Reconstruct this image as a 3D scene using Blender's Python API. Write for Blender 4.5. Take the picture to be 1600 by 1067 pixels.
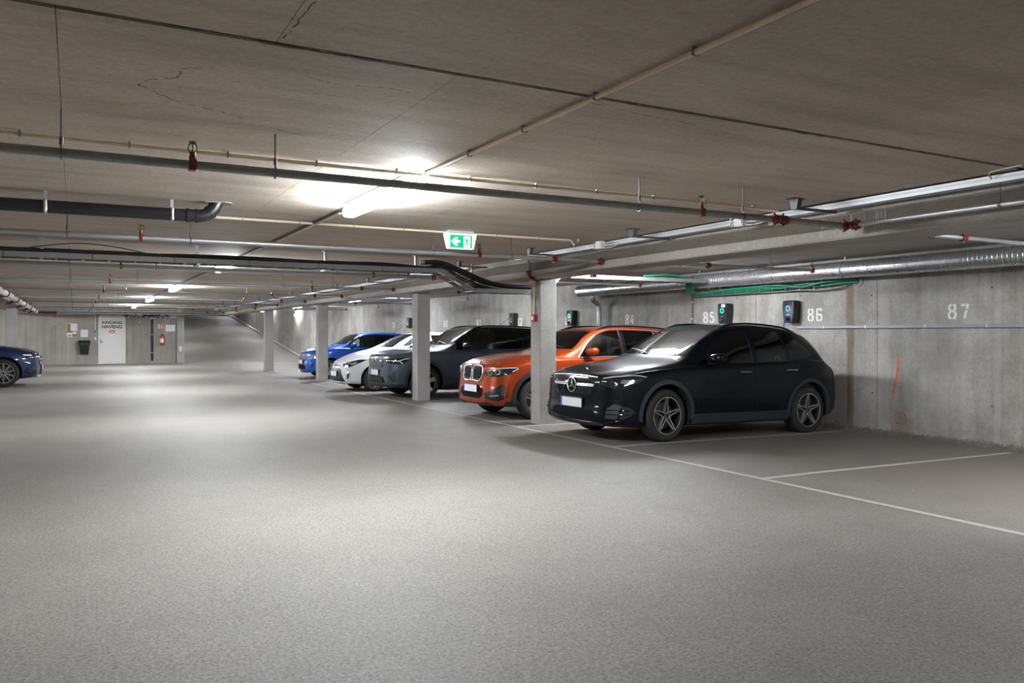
import bpy, bmesh, math, random
from mathutils import Vector, Matrix
from mathutils.bvhtree import BVHTree
from mathutils.geometry import delaunay_2d_cdt
random.seed(7)
for _o in list(bpy.data.objects):
    bpy.data.objects.remove(_o)
SC = bpy.context.scene
COL = SC.collection
PI = math.pi

# ------------------------------------------------------------------ camera, light, exposure
cam_d = bpy.data.cameras.new('camera')
cam_d.sensor_width = 36.0
cam_d.lens = 36.0 * 1260 / 1600
cam_d.shift_y = -13.5 / 1600
cam_d.clip_start = 0.05
cam_d.clip_end = 200
cam = bpy.data.objects.new('camera', cam_d)
cam.location = (0, 0, 1.45)
cam.rotation_euler = (math.radians(90), 0, math.radians(-28.5))
COL.objects.link(cam)
SC.camera = cam
W = bpy.data.worlds.new('world')
SC.world = W
W.use_nodes = True
W.node_tree.nodes['Background'].inputs[0].default_value = (0.5, 0.5, 0.5, 1)
W.node_tree.nodes['Background'].inputs[1].default_value = 0.05
SC.view_settings.view_transform = 'Standard'
SC.view_settings.look = 'None'
SC.view_settings.gamma = 1.0
SC.view_settings.use_curve_mapping = False
SC.view_settings.exposure = 1.25
SC.cycles.diffuse_bounces = 6
SC.cycles.max_bounces = 12
SC.cycles.sample_clamp_indirect = 8.0
LAMP = 118.0            # emission of the long ceiling lamps
EXIT_E = 1.3

# ------------------------------------------------------------------ materials
MATS = {}
def _new(name):
    m = bpy.data.materials.new(name)
    m.use_nodes = True
    nt = m.node_tree
    b = nt.nodes['Principled BSDF']
    MATS[name] = m
    return m, nt, b
def N(nt, typ, **kw):
    n = nt.nodes.new(typ)
    for k, v in kw.items():
        if k in n.inputs:
            n.inputs[k].default_value = v
        else:
            setattr(n, k, v)
    return n
def simple(name, col, rough=0.5, metal=0.0, coat=0.0, spec=0.5, noise=0.0, nscale=8.0):
    m, nt, b = _new(name)
    b.inputs['Base Color'].default_value = (*col, 1)
    b.inputs['Roughness'].default_value = rough
    b.inputs['Metallic'].default_value = metal
    b.inputs['Specular IOR Level'].default_value = spec
    b.inputs['Coat Weight'].default_value = coat
    b.inputs['Coat Roughness'].default_value = 0.03
    if noise:
        tc = N(nt, 'ShaderNodeTexCoord')
        nz = N(nt, 'ShaderNodeTexNoise', Scale=nscale, Detail=6.0, Roughness=0.65)
        nt.links.new(tc.outputs['Object'], nz.inputs['Vector'])
        mx = N(nt, 'ShaderNodeMix', data_type='RGBA')
        mx.inputs[6].default_value = (*[c * (1 - noise) for c in col], 1)
        mx.inputs[7].default_value = (*[min(1, c * (1 + noise)) for c in col], 1)
        nt.links.new(nz.outputs['Fac'], mx.inputs[0])
        nt.links.new(mx.outputs[2], b.inputs['Base Color'])
        rr = N(nt, 'ShaderNodeMapRange')
        rr.inputs[3].default_value = max(0.05, rough - 0.12)
        rr.inputs[4].default_value = min(1, rough + 0.12)
        nt.links.new(nz.outputs['Fac'], rr.inputs[0])
        nt.links.new(rr.outputs[0], b.inputs['Roughness'])
    return m
def emit(name, col, strength):
    m, nt, b = _new(name)
    b.inputs['Base Color'].default_value = (*col, 1)
    b.inputs['Emission Color'].default_value = (*col, 1)
    b.inputs['Emission Strength'].default_value = strength
    b.inputs['Roughness'].default_value = 0.4
    return m
def ramp(nt, fac, stops):
    r = N(nt, 'ShaderNodeValToRGB')
    e = r.color_ramp.elements
    while len(e) < len(stops):
        e.new(0.5)
    for i, (p, c) in enumerate(stops):
        e[i].position = p
        e[i].color = (*c, 1) if len(c) == 3 else c
    nt.links.new(fac, r.inputs[0])
    return r.outputs[0]
def mixc(nt, fac, a, b, mode='MIX'):
    mx = N(nt, 'ShaderNodeMix', data_type='RGBA', blend_type=mode)
    for sock, v in ((0, fac), (6, a), (7, b)):
        if hasattr(v, 'is_linked') or isinstance(v, bpy.types.NodeSocket):
            nt.links.new(v, mx.inputs[sock])
        elif isinstance(v, (int, float)):
            mx.inputs[sock].default_value = v
        else:
            mx.inputs[sock].default_value = (*v, 1)
    return mx.outputs[2]
def concrete(name, dark, light, big=0.5, fine=30.0, streak=None, rough=0.8, bump=0.15, stain=0.0, staincol=(0.2, 0.14, 0.09), boards=None, pits=0.0, spec=0.4):
    """cast concrete: broad clouds + fine grain + optional streaks along an axis (scale vector), stains, board marks."""
    m, nt, b = _new(name)
    L = nt.links.new
    g = N(nt, 'ShaderNodeNewGeometry')
    n1 = N(nt, 'ShaderNodeTexNoise', Scale=big, Detail=7.0, Roughness=0.62)
    L(g.outputs['Position'], n1.inputs['Vector'])
    n2 = N(nt, 'ShaderNodeTexNoise', Scale=fine, Detail=4.0, Roughness=0.7)
    L(g.outputs['Position'], n2.inputs['Vector'])
    c = ramp(nt, n1.outputs['Fac'], [(0.3, dark), (0.7, light)])
    gr = ramp(nt, n2.outputs['Fac'], [(0.3, (0.82, 0.82, 0.82)), (0.7, (1.12, 1.12, 1.12))])
    c = mixc(nt, 1.0, c, gr, 'MULTIPLY')
    if streak:
        mp = N(nt, 'ShaderNodeMapping')
        mp.inputs['Scale'].default_value = streak
        L(g.outputs['Position'], mp.inputs['Vector'])
        n3 = N(nt, 'ShaderNodeTexNoise', Scale=1.0, Detail=5.0, Roughness=0.6)
        L(mp.outputs[0], n3.inputs['Vector'])
        s = ramp(nt, n3.outputs['Fac'], [(0.3, (0.82, 0.81, 0.79)), (0.5, (1, 1, 1)), (0.74, (1.12, 1.12, 1.11))])
        c = mixc(nt, 1.0, c, s, 'MULTIPLY')
    if stain:
        n4 = N(nt, 'ShaderNodeTexNoise', Scale=0.9, Detail=8.0, Roughness=0.7, Distortion=0.6)
        L(g.outputs['Position'], n4.inputs['Vector'])
        f = ramp(nt, n4.outputs['Fac'], [(0.55, (0, 0, 0)), (0.72, (stain, stain, stain))])
        c = mixc(nt, f, c, staincol)
    h = n2.outputs['Fac']
    if pits:
        v = N(nt, 'ShaderNodeTexVoronoi', Scale=22.0)
        L(g.outputs['Position'], v.inputs['Vector'])
        pf = ramp(nt, v.outputs['Distance'], [(0.05, (pits, pits, pits)), (0.09, (0, 0, 0))])
        c = mixc(nt, pf, c, tuple(x * 0.35 for x in dark))
    if boards:
        mp2 = N(nt, 'ShaderNodeMapping')
        mp2.inputs['Scale'].default_value = boards
        L(g.outputs['Position'], mp2.inputs['Vector'])
        n5 = N(nt, 'ShaderNodeTexNoise', Scale=1.0, Detail=2.0, Roughness=0.5)
        L(mp2.outputs[0], n5.inputs['Vector'])
        ad = N(nt, 'ShaderNodeMath', operation='ADD')
        L(n2.outputs['Fac'], ad.inputs[0])
        L(n5.outputs['Fac'], ad.inputs[1])
        h = ad.outputs[0]
        s2 = ramp(nt, n5.outputs['Fac'], [(0.3, (0.92, 0.92, 0.92)), (0.7, (1.05, 1.05, 1.05))])
        c = mixc(nt, 1.0, c, s2, 'MULTIPLY')
    if name == 'wall':
        # rust run below the cable sleeve and pale lime runs: stains with a shape of their own
        sx = N(nt, 'ShaderNodeSeparateXYZ')
        L(g.outputs['Position'], sx.inputs[0])
        nw = N(nt, 'ShaderNodeTexNoise', Scale=3.0, Detail=4.0)
        mpw = N(nt, 'ShaderNodeMapping')
        mpw.inputs['Scale'].default_value = (1.0, 1.0, 0.6)
        L(g.outputs['Position'], mpw.inputs['Vector'])
        L(mpw.outputs[0], nw.inputs['Vector'])
        for yc, wd, amt, cc, ztop in ((8.70, 0.10, 0.95, (0.16, 0.108, 0.07), 2.22), (8.10, 0.16, 0.35, (0.46, 0.445, 0.42), 2.5), (7.2, 0.5, 0.22, (0.46, 0.44, 0.41), 2.4), (6.38, 0.07, 0.3, (0.5, 0.49, 0.46), 2.5), (5.7, 0.45, 0.3, (0.17, 0.135, 0.10), 2.6)):
            a = N(nt, 'ShaderNodeMath', operation='MULTIPLY_ADD')
            L(nw.outputs['Fac'], a.inputs[0]); a.inputs[1].default_value = 1.2 * wd; L(sx.outputs['Y'], a.inputs[2])
            s1 = N(nt, 'ShaderNodeMath', operation='SUBTRACT'); L(a.outputs[0], s1.inputs[0]); s1.inputs[1].default_value = yc + 0.6 * wd
            ab = N(nt, 'ShaderNodeMath', operation='ABSOLUTE'); L(s1.outputs[0], ab.inputs[0])
            mr = N(nt, 'ShaderNodeMapRange', interpolation_type='SMOOTHSTEP'); L(ab.outputs[0], mr.inputs[0])
            mr.inputs[1].default_value = wd * 0.35; mr.inputs[2].default_value = wd; mr.inputs[3].default_value = amt; mr.inputs[4].default_value = 0.0
            zt = N(nt, 'ShaderNodeMapRange'); L(sx.outputs['Z'], zt.inputs[0])
            zt.inputs[1].default_value = ztop; zt.inputs[2].default_value = ztop + 0.05; zt.inputs[3].default_value = 1.0; zt.inputs[4].default_value = 0.0
            mm = N(nt, 'ShaderNodeMath', operation='MULTIPLY'); L(mr.outputs[0], mm.inputs[0]); L(zt.outputs[0], mm.inputs[1])
            m2 = N(nt, 'ShaderNodeMath', operation='MULTIPLY'); L(mm.outputs[0], m2.inputs[0]); L(ramp(nt, nw.outputs['Fac'], [(0.2, (0.5, 0.5, 0.5)), (0.6, (1, 1, 1))]), m2.inputs[1])
            c = mixc(nt, m2.outputs[0], c, cc)
    L(c, b.inputs['Base Color'])
    rr = N(nt, 'ShaderNodeMapRange')
    rr.inputs[3].default_value = max(0.1, rough - 0.15)
    rr.inputs[4].default_value = min(1.0, rough + 0.15)
    L(n1.outputs['Fac'], rr.inputs[0])
    L(rr.outputs[0], b.inputs['Roughness'])
    b.inputs['Specular IOR Level'].default_value = spec
    bp = N(nt, 'ShaderNodeBump', Strength=bump, Distance=0.02)
    L(h, bp.inputs['Height'])
    L(bp.outputs[0], b.inputs['Normal'])
    return m
def asphalt(name):
    m, nt, b = _new(name)
    L = nt.links.new
    g = N(nt, 'ShaderNodeNewGeometry')
    n1 = N(nt, 'ShaderNodeTexNoise', Scale=0.35, Detail=6.0, Roughness=0.6)
    n2 = N(nt, 'ShaderNodeTexNoise', Scale=55.0, Detail=3.0, Roughness=0.75)
    v = N(nt, 'ShaderNodeTexVoronoi', Scale=75.0)
    n4 = N(nt, 'ShaderNodeTexNoise', Scale=1.3, Detail=8.0, Roughness=0.7)
    for n in (n1, n2, v, n4):
        L(g.outputs['Position'], n.inputs['Vector'])
    c = ramp(nt, n1.outputs['Fac'], [(0.3, (0.188, 0.172, 0.154)), (0.7, (0.252, 0.233, 0.212))])
    gr = ramp(nt, n2.outputs['Fac'], [(0.28, (0.5, 0.5, 0.5)), (0.5, (1, 1, 1)), (0.75, (1.35, 1.35, 1.35))])
    c = mixc(nt, 1.0, c, gr, 'MULTIPLY')
    st = ramp(nt, v.outputs['Color'], [(0.1, (0.78, 0.78, 0.78)), (0.9, (1.15, 1.15, 1.15))])
    c = mixc(nt, 1.0, c, st, 'MULTIPLY')
    v2 = N(nt, 'ShaderNodeTexVoronoi', Scale=34.0, Randomness=1.0)
    L(g.outputs['Position'], v2.inputs['Vector'])
    pit = ramp(nt, v2.outputs['Distance'], [(0.10, (1, 1, 1)), (0.22, (0, 0, 0))])
    sel = ramp(nt, n4.outputs['Fac'], [(0.36, (0.1, 0.1, 0.1)), (0.58, (0.9, 0.9, 0.9))])
    c = mixc(nt, mixc(nt, 1.0, pit, sel, 'MULTIPLY'), c, (0.075, 0.068, 0.06))
    dirt = ramp(nt, n4.outputs['Fac'], [(0.55, (0, 0, 0)), (0.8, (0.6, 0.6, 0.6))])
    c = mixc(nt, dirt, c, (0.15, 0.135, 0.12))
    # darker and browner strip in front of and in the parking bays
    sx = N(nt, 'ShaderNodeSeparateXYZ')
    L(g.outputs['Position'], sx.inputs[0])
    wob = N(nt, 'ShaderNodeMath', operation='MULTIPLY_ADD')
    L(n4.outputs['Fac'], wob.inputs[0])
    wob.inputs[1].default_value = 2.4
    L(sx.outputs['X'], wob.inputs[2])
    mr = N(nt, 'ShaderNodeMapRange')
    mr.inputs[1].default_value = 5.6
    mr.inputs[2].default_value = 8.2
    L(wob.outputs[0], mr.inputs[0])
    k = N(nt, 'ShaderNodeMath', operation='MULTIPLY')
    L(mr.outputs[0], k.inputs[0])
    k.inputs[1].default_value = 0.72
    c = mixc(nt, k.outputs[0], c, (0.118, 0.097, 0.082))
    L(c, b.inputs['Base Color'])
    b.inputs['Roughness'].default_value = 0.62
    b.inputs['Specular IOR Level'].default_value = 0.45
    bp = N(nt, 'ShaderNodeBump', Strength=0.6, Distance=0.008)
    L(n2.outputs['Fac'], bp.inputs['Height'])
    L(bp.outputs[0], b.inputs['Normal'])
    return m
def glass(name, tint, amount):
    """thin window glass: tinted straight-through view plus a mirror coat by Fresnel."""
    m, nt, b = _new(name)
    nt.nodes.remove(b)
    out = nt.nodes['Material Output']
    t = N(nt, 'ShaderNodeBsdfTransparent')
    t.inputs[0].default_value = (*tint, 1)
    gl = N(nt, 'ShaderNodeBsdfGlossy', Roughness=0.02)
    gl.inputs[0].default_value = (0.95, 0.97, 1, 1)
    fr = N(nt, 'ShaderNodeFresnel', IOR=1.5)
    ml = N(nt, 'ShaderNodeMath', operation='MULTIPLY')
    nt.links.new(fr.outputs[0], ml.inputs[0])
    ml.inputs[1].default_value = amount
    mx = N(nt, 'ShaderNodeMixShader')
    nt.links.new(ml.outputs[0], mx.inputs[0])
    nt.links.new(t.outputs[0], mx.inputs[1])
    nt.links.new(gl.outputs[0], mx.inputs[2])
    nt.links.new(mx.outputs[0], out.inputs['Surface'])
    return m

asphalt('asphalt')
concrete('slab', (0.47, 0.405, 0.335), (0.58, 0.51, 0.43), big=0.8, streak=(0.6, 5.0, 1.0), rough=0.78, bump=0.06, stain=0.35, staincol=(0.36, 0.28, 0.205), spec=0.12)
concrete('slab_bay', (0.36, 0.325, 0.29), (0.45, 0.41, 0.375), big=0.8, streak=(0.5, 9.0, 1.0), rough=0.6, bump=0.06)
concrete('wall', (0.23, 0.212, 0.189), (0.42, 0.40, 0.368), big=1.5, streak=(4.0, 4.0, 0.35), rough=0.8, stain=0.3, staincol=(0.17, 0.13, 0.095), boards=(9.0, 9.0, 0.25), bump=0.2)
concrete('wall_end', (0.29, 0.265, 0.23), (0.38, 0.35, 0.31), big=1.0, streak=(5.0, 5.0, 0.3), rough=0.8, stain=0.25, staincol=(0.24, 0.17, 0.11), boards=(7.0, 7.0, 0.2), bump=0.2)
concrete('beam', (0.32, 0.295, 0.255), (0.41, 0.38, 0.335), big=2.0, streak=(3.0, 0.5, 3.0), rough=0.75, pits=0.5)
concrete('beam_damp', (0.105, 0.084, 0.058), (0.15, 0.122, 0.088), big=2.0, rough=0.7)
concrete('column', (0.30, 0.285, 0.262), (0.385, 0.37, 0.345), big=2.2, fine=40, rough=0.8, pits=0.6, bump=0.2)
simple('joint', (0.10, 0.085, 0.07), 0.9)
simple('rust_stain', (0.19, 0.135, 0.095), 0.85, noise=0.3, nscale=6)
simple('line_paint', (0.40, 0.37, 0.335), 0.7, noise=0.35, nscale=14)
simple('number_paint', (0.72, 0.72, 0.70), 0.7, noise=0.12, nscale=14)
simple('orange_paint', (0.62, 0.14, 0.07), 0.7, noise=0.25, nscale=20)
simple('white_drip', (0.60, 0.59, 0.56), 0.8)
simple('gravel', (0.22, 0.195, 0.17), 0.9, noise=0.5, nscale=20)
simple('galv', (0.47, 0.49, 0.50), 0.42, 0.75, noise=0.16, nscale=18)
simple('galv_dull', (0.30, 0.31, 0.305), 0.55, 0.5, noise=0.28, nscale=22)
simple('galv_dark', (0.16, 0.165, 0.165), 0.5, 0.6, noise=0.2, nscale=18)
simple('duct', (0.60, 0.62, 0.64), 0.30, 0.85, noise=0.05, nscale=12)
simple('tray', (0.60, 0.615, 0.63), 0.45, 0.35)
simple('beige_pipe', (0.76, 0.63, 0.48), 0.5)
simple('plastic_white', (0.72, 0.71, 0.69), 0.45)
simple('plastic_black', (0.010, 0.010, 0.011), 0.35)
simple('black_cable', (0.016, 0.015, 0.015), 0.5)
simple('green_cable', (0.012, 0.20, 0.12), 0.45)
simple('yellow_cable', (0.45, 0.36, 0.04), 0.5)
simple('blue_cable', (0.02, 0.10, 0.35), 0.45)
simple('red_paint', (0.19, 0.016, 0.012), 0.35, coat=0.3)
simple('red_bright', (0.52, 0.02, 0.02), 0.35, coat=0.3)
simple('blue_paint', (0.012, 0.055, 0.30), 0.4)
simple('brass', (0.16, 0.095, 0.04), 0.45, 0.7)
simple('door_white', (0.72, 0.71, 0.68), 0.5)
simple('text_black', (0.006, 0.006, 0.007), 0.6)
simple('paper', (0.74, 0.76, 0.80), 0.7)
simple('cork', (0.38, 0.17, 0.06), 0.85, noise=0.25, nscale=40)
simple('charger', (0.014, 0.015, 0.019), 0.38)
simple('white_pipe', (0.62, 0.61, 0.61), 0.4)
simple('fabric', (0.012, 0.012, 0.013), 0.85)
simple('clad_blue', (0.016, 0.024, 0.031), 0.55)
simple('rail_grey', (0.27, 0.29, 0.32), 0.5, 0.2)
simple('void', (0.003, 0.003, 0.0035), 0.85, spec=0.15)
simple('trim_black', (0.007, 0.007, 0.008), 0.35)
simple('trim_matte', (0.014, 0.016, 0.018), 0.6)
simple('rubber', (0.016, 0.016, 0.016), 0.75, noise=0.25, nscale=40)
simple('chrome', (0.70, 0.71, 0.73), 0.26, 1.0)
simple('alloy', (0.62, 0.62, 0.63), 0.28, 0.9)
simple('rim_black', (0.012, 0.012, 0.013), 0.3)
simple('disc_metal', (0.10, 0.10, 0.10), 0.45, 0.8)
simple('plate_white', (0.74, 0.75, 0.80), 0.5)
simple('plate_blue', (0.01, 0.05, 0.42), 0.5)
simple('tail_red', (0.35, 0.02, 0.015), 0.15, coat=1.0)
simple('lamp_dark', (0.02, 0.024, 0.03), 0.06, 0.2, coat=1.0)
simple('lamp_glass', (0.35, 0.37, 0.39), 0.10, 0.4, coat=1.0)
simple('lamp_clear', (0.75, 0.76, 0.78), 0.15, coat=1.0)
glass('glass_clear', (0.74, 0.82, 0.78), 1.35)
glass('glass_tint', (0.10, 0.115, 0.11), 1.4)
glass('glass_mid', (0.52, 0.62, 0.58), 1.6)
simple('housing', (0.62, 0.62, 0.62), 0.4)
emit('lamp_light', (0.89, 0.945, 1.0), LAMP)
emit('exit_white', (0.86, 1.0, 0.97), EXIT_E * 0.30)
emit('exit_green', (0.0, 0.42, 0.17), EXIT_E * 0.20)
emit('led_green', (0.02, 0.9, 0.35), 1.5)
emit('led_blue', (0.03, 0.12, 1.0), 3.0)
def car_paint(name, col, metal=0.0, rough=0.35, coat=0.9):
    m = simple(name, col, rough, metal, coat=coat, spec=0.06 if not metal else 0.35)
    return m
car_paint('paint_black', (0.0022, 0.0045, 0.0075), 0.0, 0.3, 0.42)
car_paint('paint_orange', (0.34, 0.040, 0.0018), 0.3, 0.3, 0.65)
car_paint('paint_slate', (0.045, 0.066, 0.09), 0.2, 0.35)
car_paint('paint_white', (0.66, 0.67, 0.68), 0.0, 0.35)
car_paint('paint_blue', (0.004, 0.085, 0.46), 0.25, 0.32)
car_paint('paint_navy', (0.003, 0.022, 0.085), 0.2, 0.3)
car_paint('gloss_black', (0.006, 0.006, 0.007), 0.0, 0.2)

# ------------------------------------------------------------------ geometry helpers
class MB:
    def __init__(self):
        self.v = []
        self.f = []
    def add(self, verts, faces):
        o = len(self.v)
        self.v += [tuple(p) for p in verts]
        self.f += [tuple(i + o for i in f) for f in faces]
        return self
    def box(self, x0, x1, y0, y1, z0, z1, bev=0.0):
        if bev <= 0:
            vs = [(x, y, z) for x in (x0, x1) for y in (y0, y1) for z in (z0, z1)]
            return self.add(vs, [(0, 1, 3, 2), (4, 6, 7, 5), (0, 4, 5, 1), (2, 3, 7, 6), (0, 2, 6, 4), (1, 5, 7, 3)])
        bm = bmesh.new()
        r = bmesh.ops.create_cube(bm, size=1.0)
        for v in bm.verts:
            v.co = Vector(((x0 + x1) / 2 + v.co.x * (x1 - x0), (y0 + y1) / 2 + v.co.y * (y1 - y0), (z0 + z1) / 2 + v.co.z * (z1 - z0)))
        bmesh.ops.bevel(bm, geom=list(bm.edges), offset=bev, segments=2, profile=0.5, affect='EDGES')
        bm.verts.index_update()
        self.add([v.co[:] for v in bm.verts], [[v.index for v in f.verts] for f in bm.faces])
        bm.free()
        return self
    def cyl(self, a, b, r, n=12, r2=None, caps=True):
        a = Vector(a); b = Vector(b)
        d = (b - a).normalized()
        u = d.orthogonal().normalized()
        w = d.cross(u)
        r2 = r if r2 is None else r2
        vs = []
        for i in range(n):
            t = 2 * PI * i / n
            k = u * math.cos(t) + w * math.sin(t)
            vs.append(a + k * r)
            vs.append(b + k * r2)
        fs = [(2 * i, 2 * ((i + 1) % n), 2 * ((i + 1) % n) + 1, 2 * i + 1) for i in range(n)]
        if caps:
            fs.append(tuple(2 * i for i in reversed(range(n))))
            fs.append(tuple(2 * i + 1 for i in range(n)))
        return self.add(vs, fs)
    def tube(self, pts, r, n=8):
        pts = [Vector(p) for p in pts]
        rings = []
        up = None
        for i, p in enumerate(pts):
            d = (pts[min(i + 1, len(pts) - 1)] - pts[max(i - 1, 0)]).normalized()
            if up is None:
                up = d.orthogonal().normalized()
            up = (up - d * up.dot(d)).normalized()
            w = d.cross(up)
            rr = r[i] if isinstance(r, (list, tuple)) else r
            rings.append([p + (up * math.cos(2 * PI * k / n) + w * math.sin(2 * PI * k / n)) * rr for k in range(n)])
        vs = [v for ring in rings for v in ring]
        fs = []
        for i in range(len(pts) - 1):
            for k in range(n):
                a = i * n + k; b = i * n + (k + 1) % n
                fs.append((a, b, b + n, a + n))
        fs.append(tuple(reversed(range(n))))
        fs.append(tuple((len(pts) - 1) * n + k for k in range(n)))
        return self.add(vs, fs)
    def lathe(self, prof, axis='z', n=24, c=(0, 0, 0)):
        """prof: list of (radius, height); closed ends when the radius is 0."""
        vs = []
        for r, h in prof:
            for k in range(n):
                t = 2 * PI * k / n
                p = (r * math.cos(t), r * math.sin(t), h)
                if axis == 'y':
                    p = (p[0], p[2], p[1])
                elif axis == 'x':
                    p = (p[2], p[0], p[1])
                vs.append((p[0] + c[0], p[1] + c[1], p[2] + c[2]))
        fs = []
        for i in range(len(prof) - 1):
            for k in range(n):
                a = i * n + k; b = i * n + (k + 1) % n
                fs.append((a, b, b + n, a + n))
        return self.add(vs, fs)
    def prism(self, poly, d, to3):
        """poly: 2-D outline; to3(u, v, depth) -> point; extruded from depth 0 to d."""
        n = len(poly)
        vs = [to3(u, v, 0) for u, v in poly] + [to3(u, v, d) for u, v in poly]
        fs = [tuple(range(n)), tuple(reversed(range(n, 2 * n)))]
        fs += [(i, (i + 1) % n, (i + 1) % n + n, i + n) for i in range(n)]
        return self.add(vs, fs)
    def mesh(self, name):
        me = bpy.data.meshes.new(name)
        me.from_pydata(self.v, [], self.f)
        bm = bmesh.new()
        bm.from_mesh(me)
        bmesh.ops.recalc_face_normals(bm, faces=bm.faces)
        bm.to_mesh(me)
        bm.free()
        return me
def link(name, me, mat, parent=None, smooth=False, angle=35):
    if mat and not me.materials:
        me.materials.append(MATS[mat])
    if smooth:
        for p in me.polygons:
            p.use_smooth = True
        me.set_sharp_from_angle(angle=math.radians(angle))
    o = bpy.data.objects.new(name, me)
    COL.objects.link(o)
    o.parent = parent
    return o
def ob(name, mb, mat, parent=None, smooth=False, angle=35):
    return link(name, mb.mesh(name), mat, parent, smooth, angle)
def tag(o, label, cat, group=None):
    o['label'] = label
    o['category'] = cat
    if group:
        o['group'] = group
    return o
def struct(o):
    o['kind'] = 'structure'
    return o
def thing(name, label, cat, loc=(0, 0, 0), rz=0.0, group=None):
    o = bpy.data.objects.new(name, None)
    o.empty_display_size = 0.2
    COL.objects.link(o)
    o.location = loc
    o.rotation_euler = (0, 0, rz)
    return tag(o, label, cat, group)
def copy_tree(o, parent=None):
    c = o.copy()
    COL.objects.link(c)
    c.parent = parent
    for ch in list(o.children):
        copy_tree(ch, c)
    return c
def arc(c, r, a0, a1, n=8):
    return [(c[0] + r * math.cos(math.radians(a0 + (a1 - a0) * i / n)), c[1] + r * math.sin(math.radians(a0 + (a1 - a0) * i / n))) for i in range(n + 1)]
def rrect(x0, x1, y0, y1, r, n=4):
    return arc((x1 - r, y0 + r), r, -90, 0, n) + arc((x1 - r, y1 - r), r, 0, 90, n) + arc((x0 + r, y1 - r), r, 90, 180, n) + arc((x0 + r, y0 + r), r, 180, 270, n)
def pchip(keys):
    """monotone cubic through (x, y) keys."""
    xs = [k[0] for k in keys]; ys = [k[1] for k in keys]
    n = len(xs)
    d = [(ys[i + 1] - ys[i]) / (xs[i + 1] - xs[i]) for i in range(n - 1)]
    m = [d[0]] + [0.0] * (n - 2) + [d[-1]]
    for i in range(1, n - 1):
        if d[i - 1] * d[i] > 0:
            h0 = xs[i] - xs[i - 1]; h1 = xs[i + 1] - xs[i]
            w1 = 2 * h1 + h0; w2 = h1 + 2 * h0
            m[i] = (w1 + w2) / (w1 / d[i - 1] + w2 / d[i])
    def f(x):
        if x <= xs[0]:
            return ys[0]
        if x >= xs[-1]:
            return ys[-1]
        i = 0
        while x > xs[i + 1]:
            i += 1
        h = xs[i + 1] - xs[i]
        t = (x - xs[i]) / h
        return (ys[i] * (1 + 2 * t) * (1 - t) ** 2 + m[i] * h * t * (1 - t) ** 2 + ys[i + 1] * t * t * (3 - 2 * t) + m[i + 1] * h * t * t * (t - 1))
    return f
def sstep(a, b, x):
    t = max(0.0, min(1.0, (x - a) / (b - a)))
    return t * t * (3 - 2 * t)
def spline(pts, n=6):
    """Catmull-Rom through 3-D points."""
    P = [Vector(p) for p in pts]
    P = [P[0] * 2 - P[1]] + P + [P[-1] * 2 - P[-2]]
    out = []
    for i in range(1, len(P) - 2):
        for k in range(n):
            t = k / n
            a, b, c, d = P[i - 1], P[i], P[i + 1], P[i + 2]
            out.append(0.5 * ((2 * b) + (c - a) * t + (2 * a - 5 * b + 4 * c - d) * t * t + (3 * b - a - 3 * c + d) * t ** 3))
    out.append(P[-2])
    return out

# ------------------------------------------------------------------ the garage shell
XW = 10.85          # face of the numbered wall
YE = 41.9           # face of the end wall with the door
YB = -14.0          # wall behind
XL = -8.2           # far left wall
ZC = 2.63           # ceiling soffit
BX0, BX1, BZ = 6.2, 6.75, 2.31     # right beam
def fz(x):
    return 0.0 if x < 6.5 else -0.06 * (x - 6.5) / (XW - 6.5)
mb = MB()
xs = [XL - 0.3, 6.5, XW + 0.3]
for a, b in zip(xs[:-1], xs[1:]):
    mb.add([(a, YB - 0.3, fz(a)), (b, YB - 0.3, fz(b)), (b, YE + 0.2, fz(b)), (a, YE + 0.2, fz(a))], [(0, 1, 2, 3)])
    mb.add([(a, YB - 0.3, -0.4), (b, YB - 0.3, -0.4), (b, YE + 0.2, -0.4), (a, YE + 0.2, -0.4)], [(3, 2, 1, 0)])
floor = struct(ob('floor', mb, 'asphalt'))
# ramp climbing behind the end wall's free end
RX0 = 4.67
prof = [(YE + 0.1, -0.03), (YE + 1.2, 0.04), (YE + 2.6, 0.17), (YE + 23.0, 2.62), (YE + 25.5, 2.78), (YE + 31, 2.80)]
mb = MB()
for (y0, z0), (y1, z1) in zip(prof[:-1], prof[1:]):
    mb.add([(RX0 - 0.3, y0, z0), (XW + 0.3, y0, z0), (XW + 0.3, y1, z1), (RX0 - 0.3, y1, z1)], [(0, 1, 2, 3)])
ramp_o = struct(ob('floor_ramp', mb, 'asphalt'))
mb = MB()
for s, x in ((0, RX0 + 0.0), (1, XW - 0.16)):
    for (y0, z0), (y1, z1) in zip(prof[1:-1], prof[2:]):
        mb.add([(x, y0, z0 - 0.05), (x + 0.16, y0, z0 - 0.05), (x + 0.16, y0, z0 + 0.1), (x, y0, z0 + 0.1),
                (x, y1, z1 - 0.05), (x + 0.16, y1, z1 - 0.05), (x + 0.16, y1, z1 + 0.1), (x, y1, z1 + 0.1)],
               [(0, 1, 2, 3), (4, 7, 6, 5), (3, 2, 6, 7), (0, 3, 7, 4), (1, 5, 6, 2)])
ob('kerb', mb, 'column', ramp_o)
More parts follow.
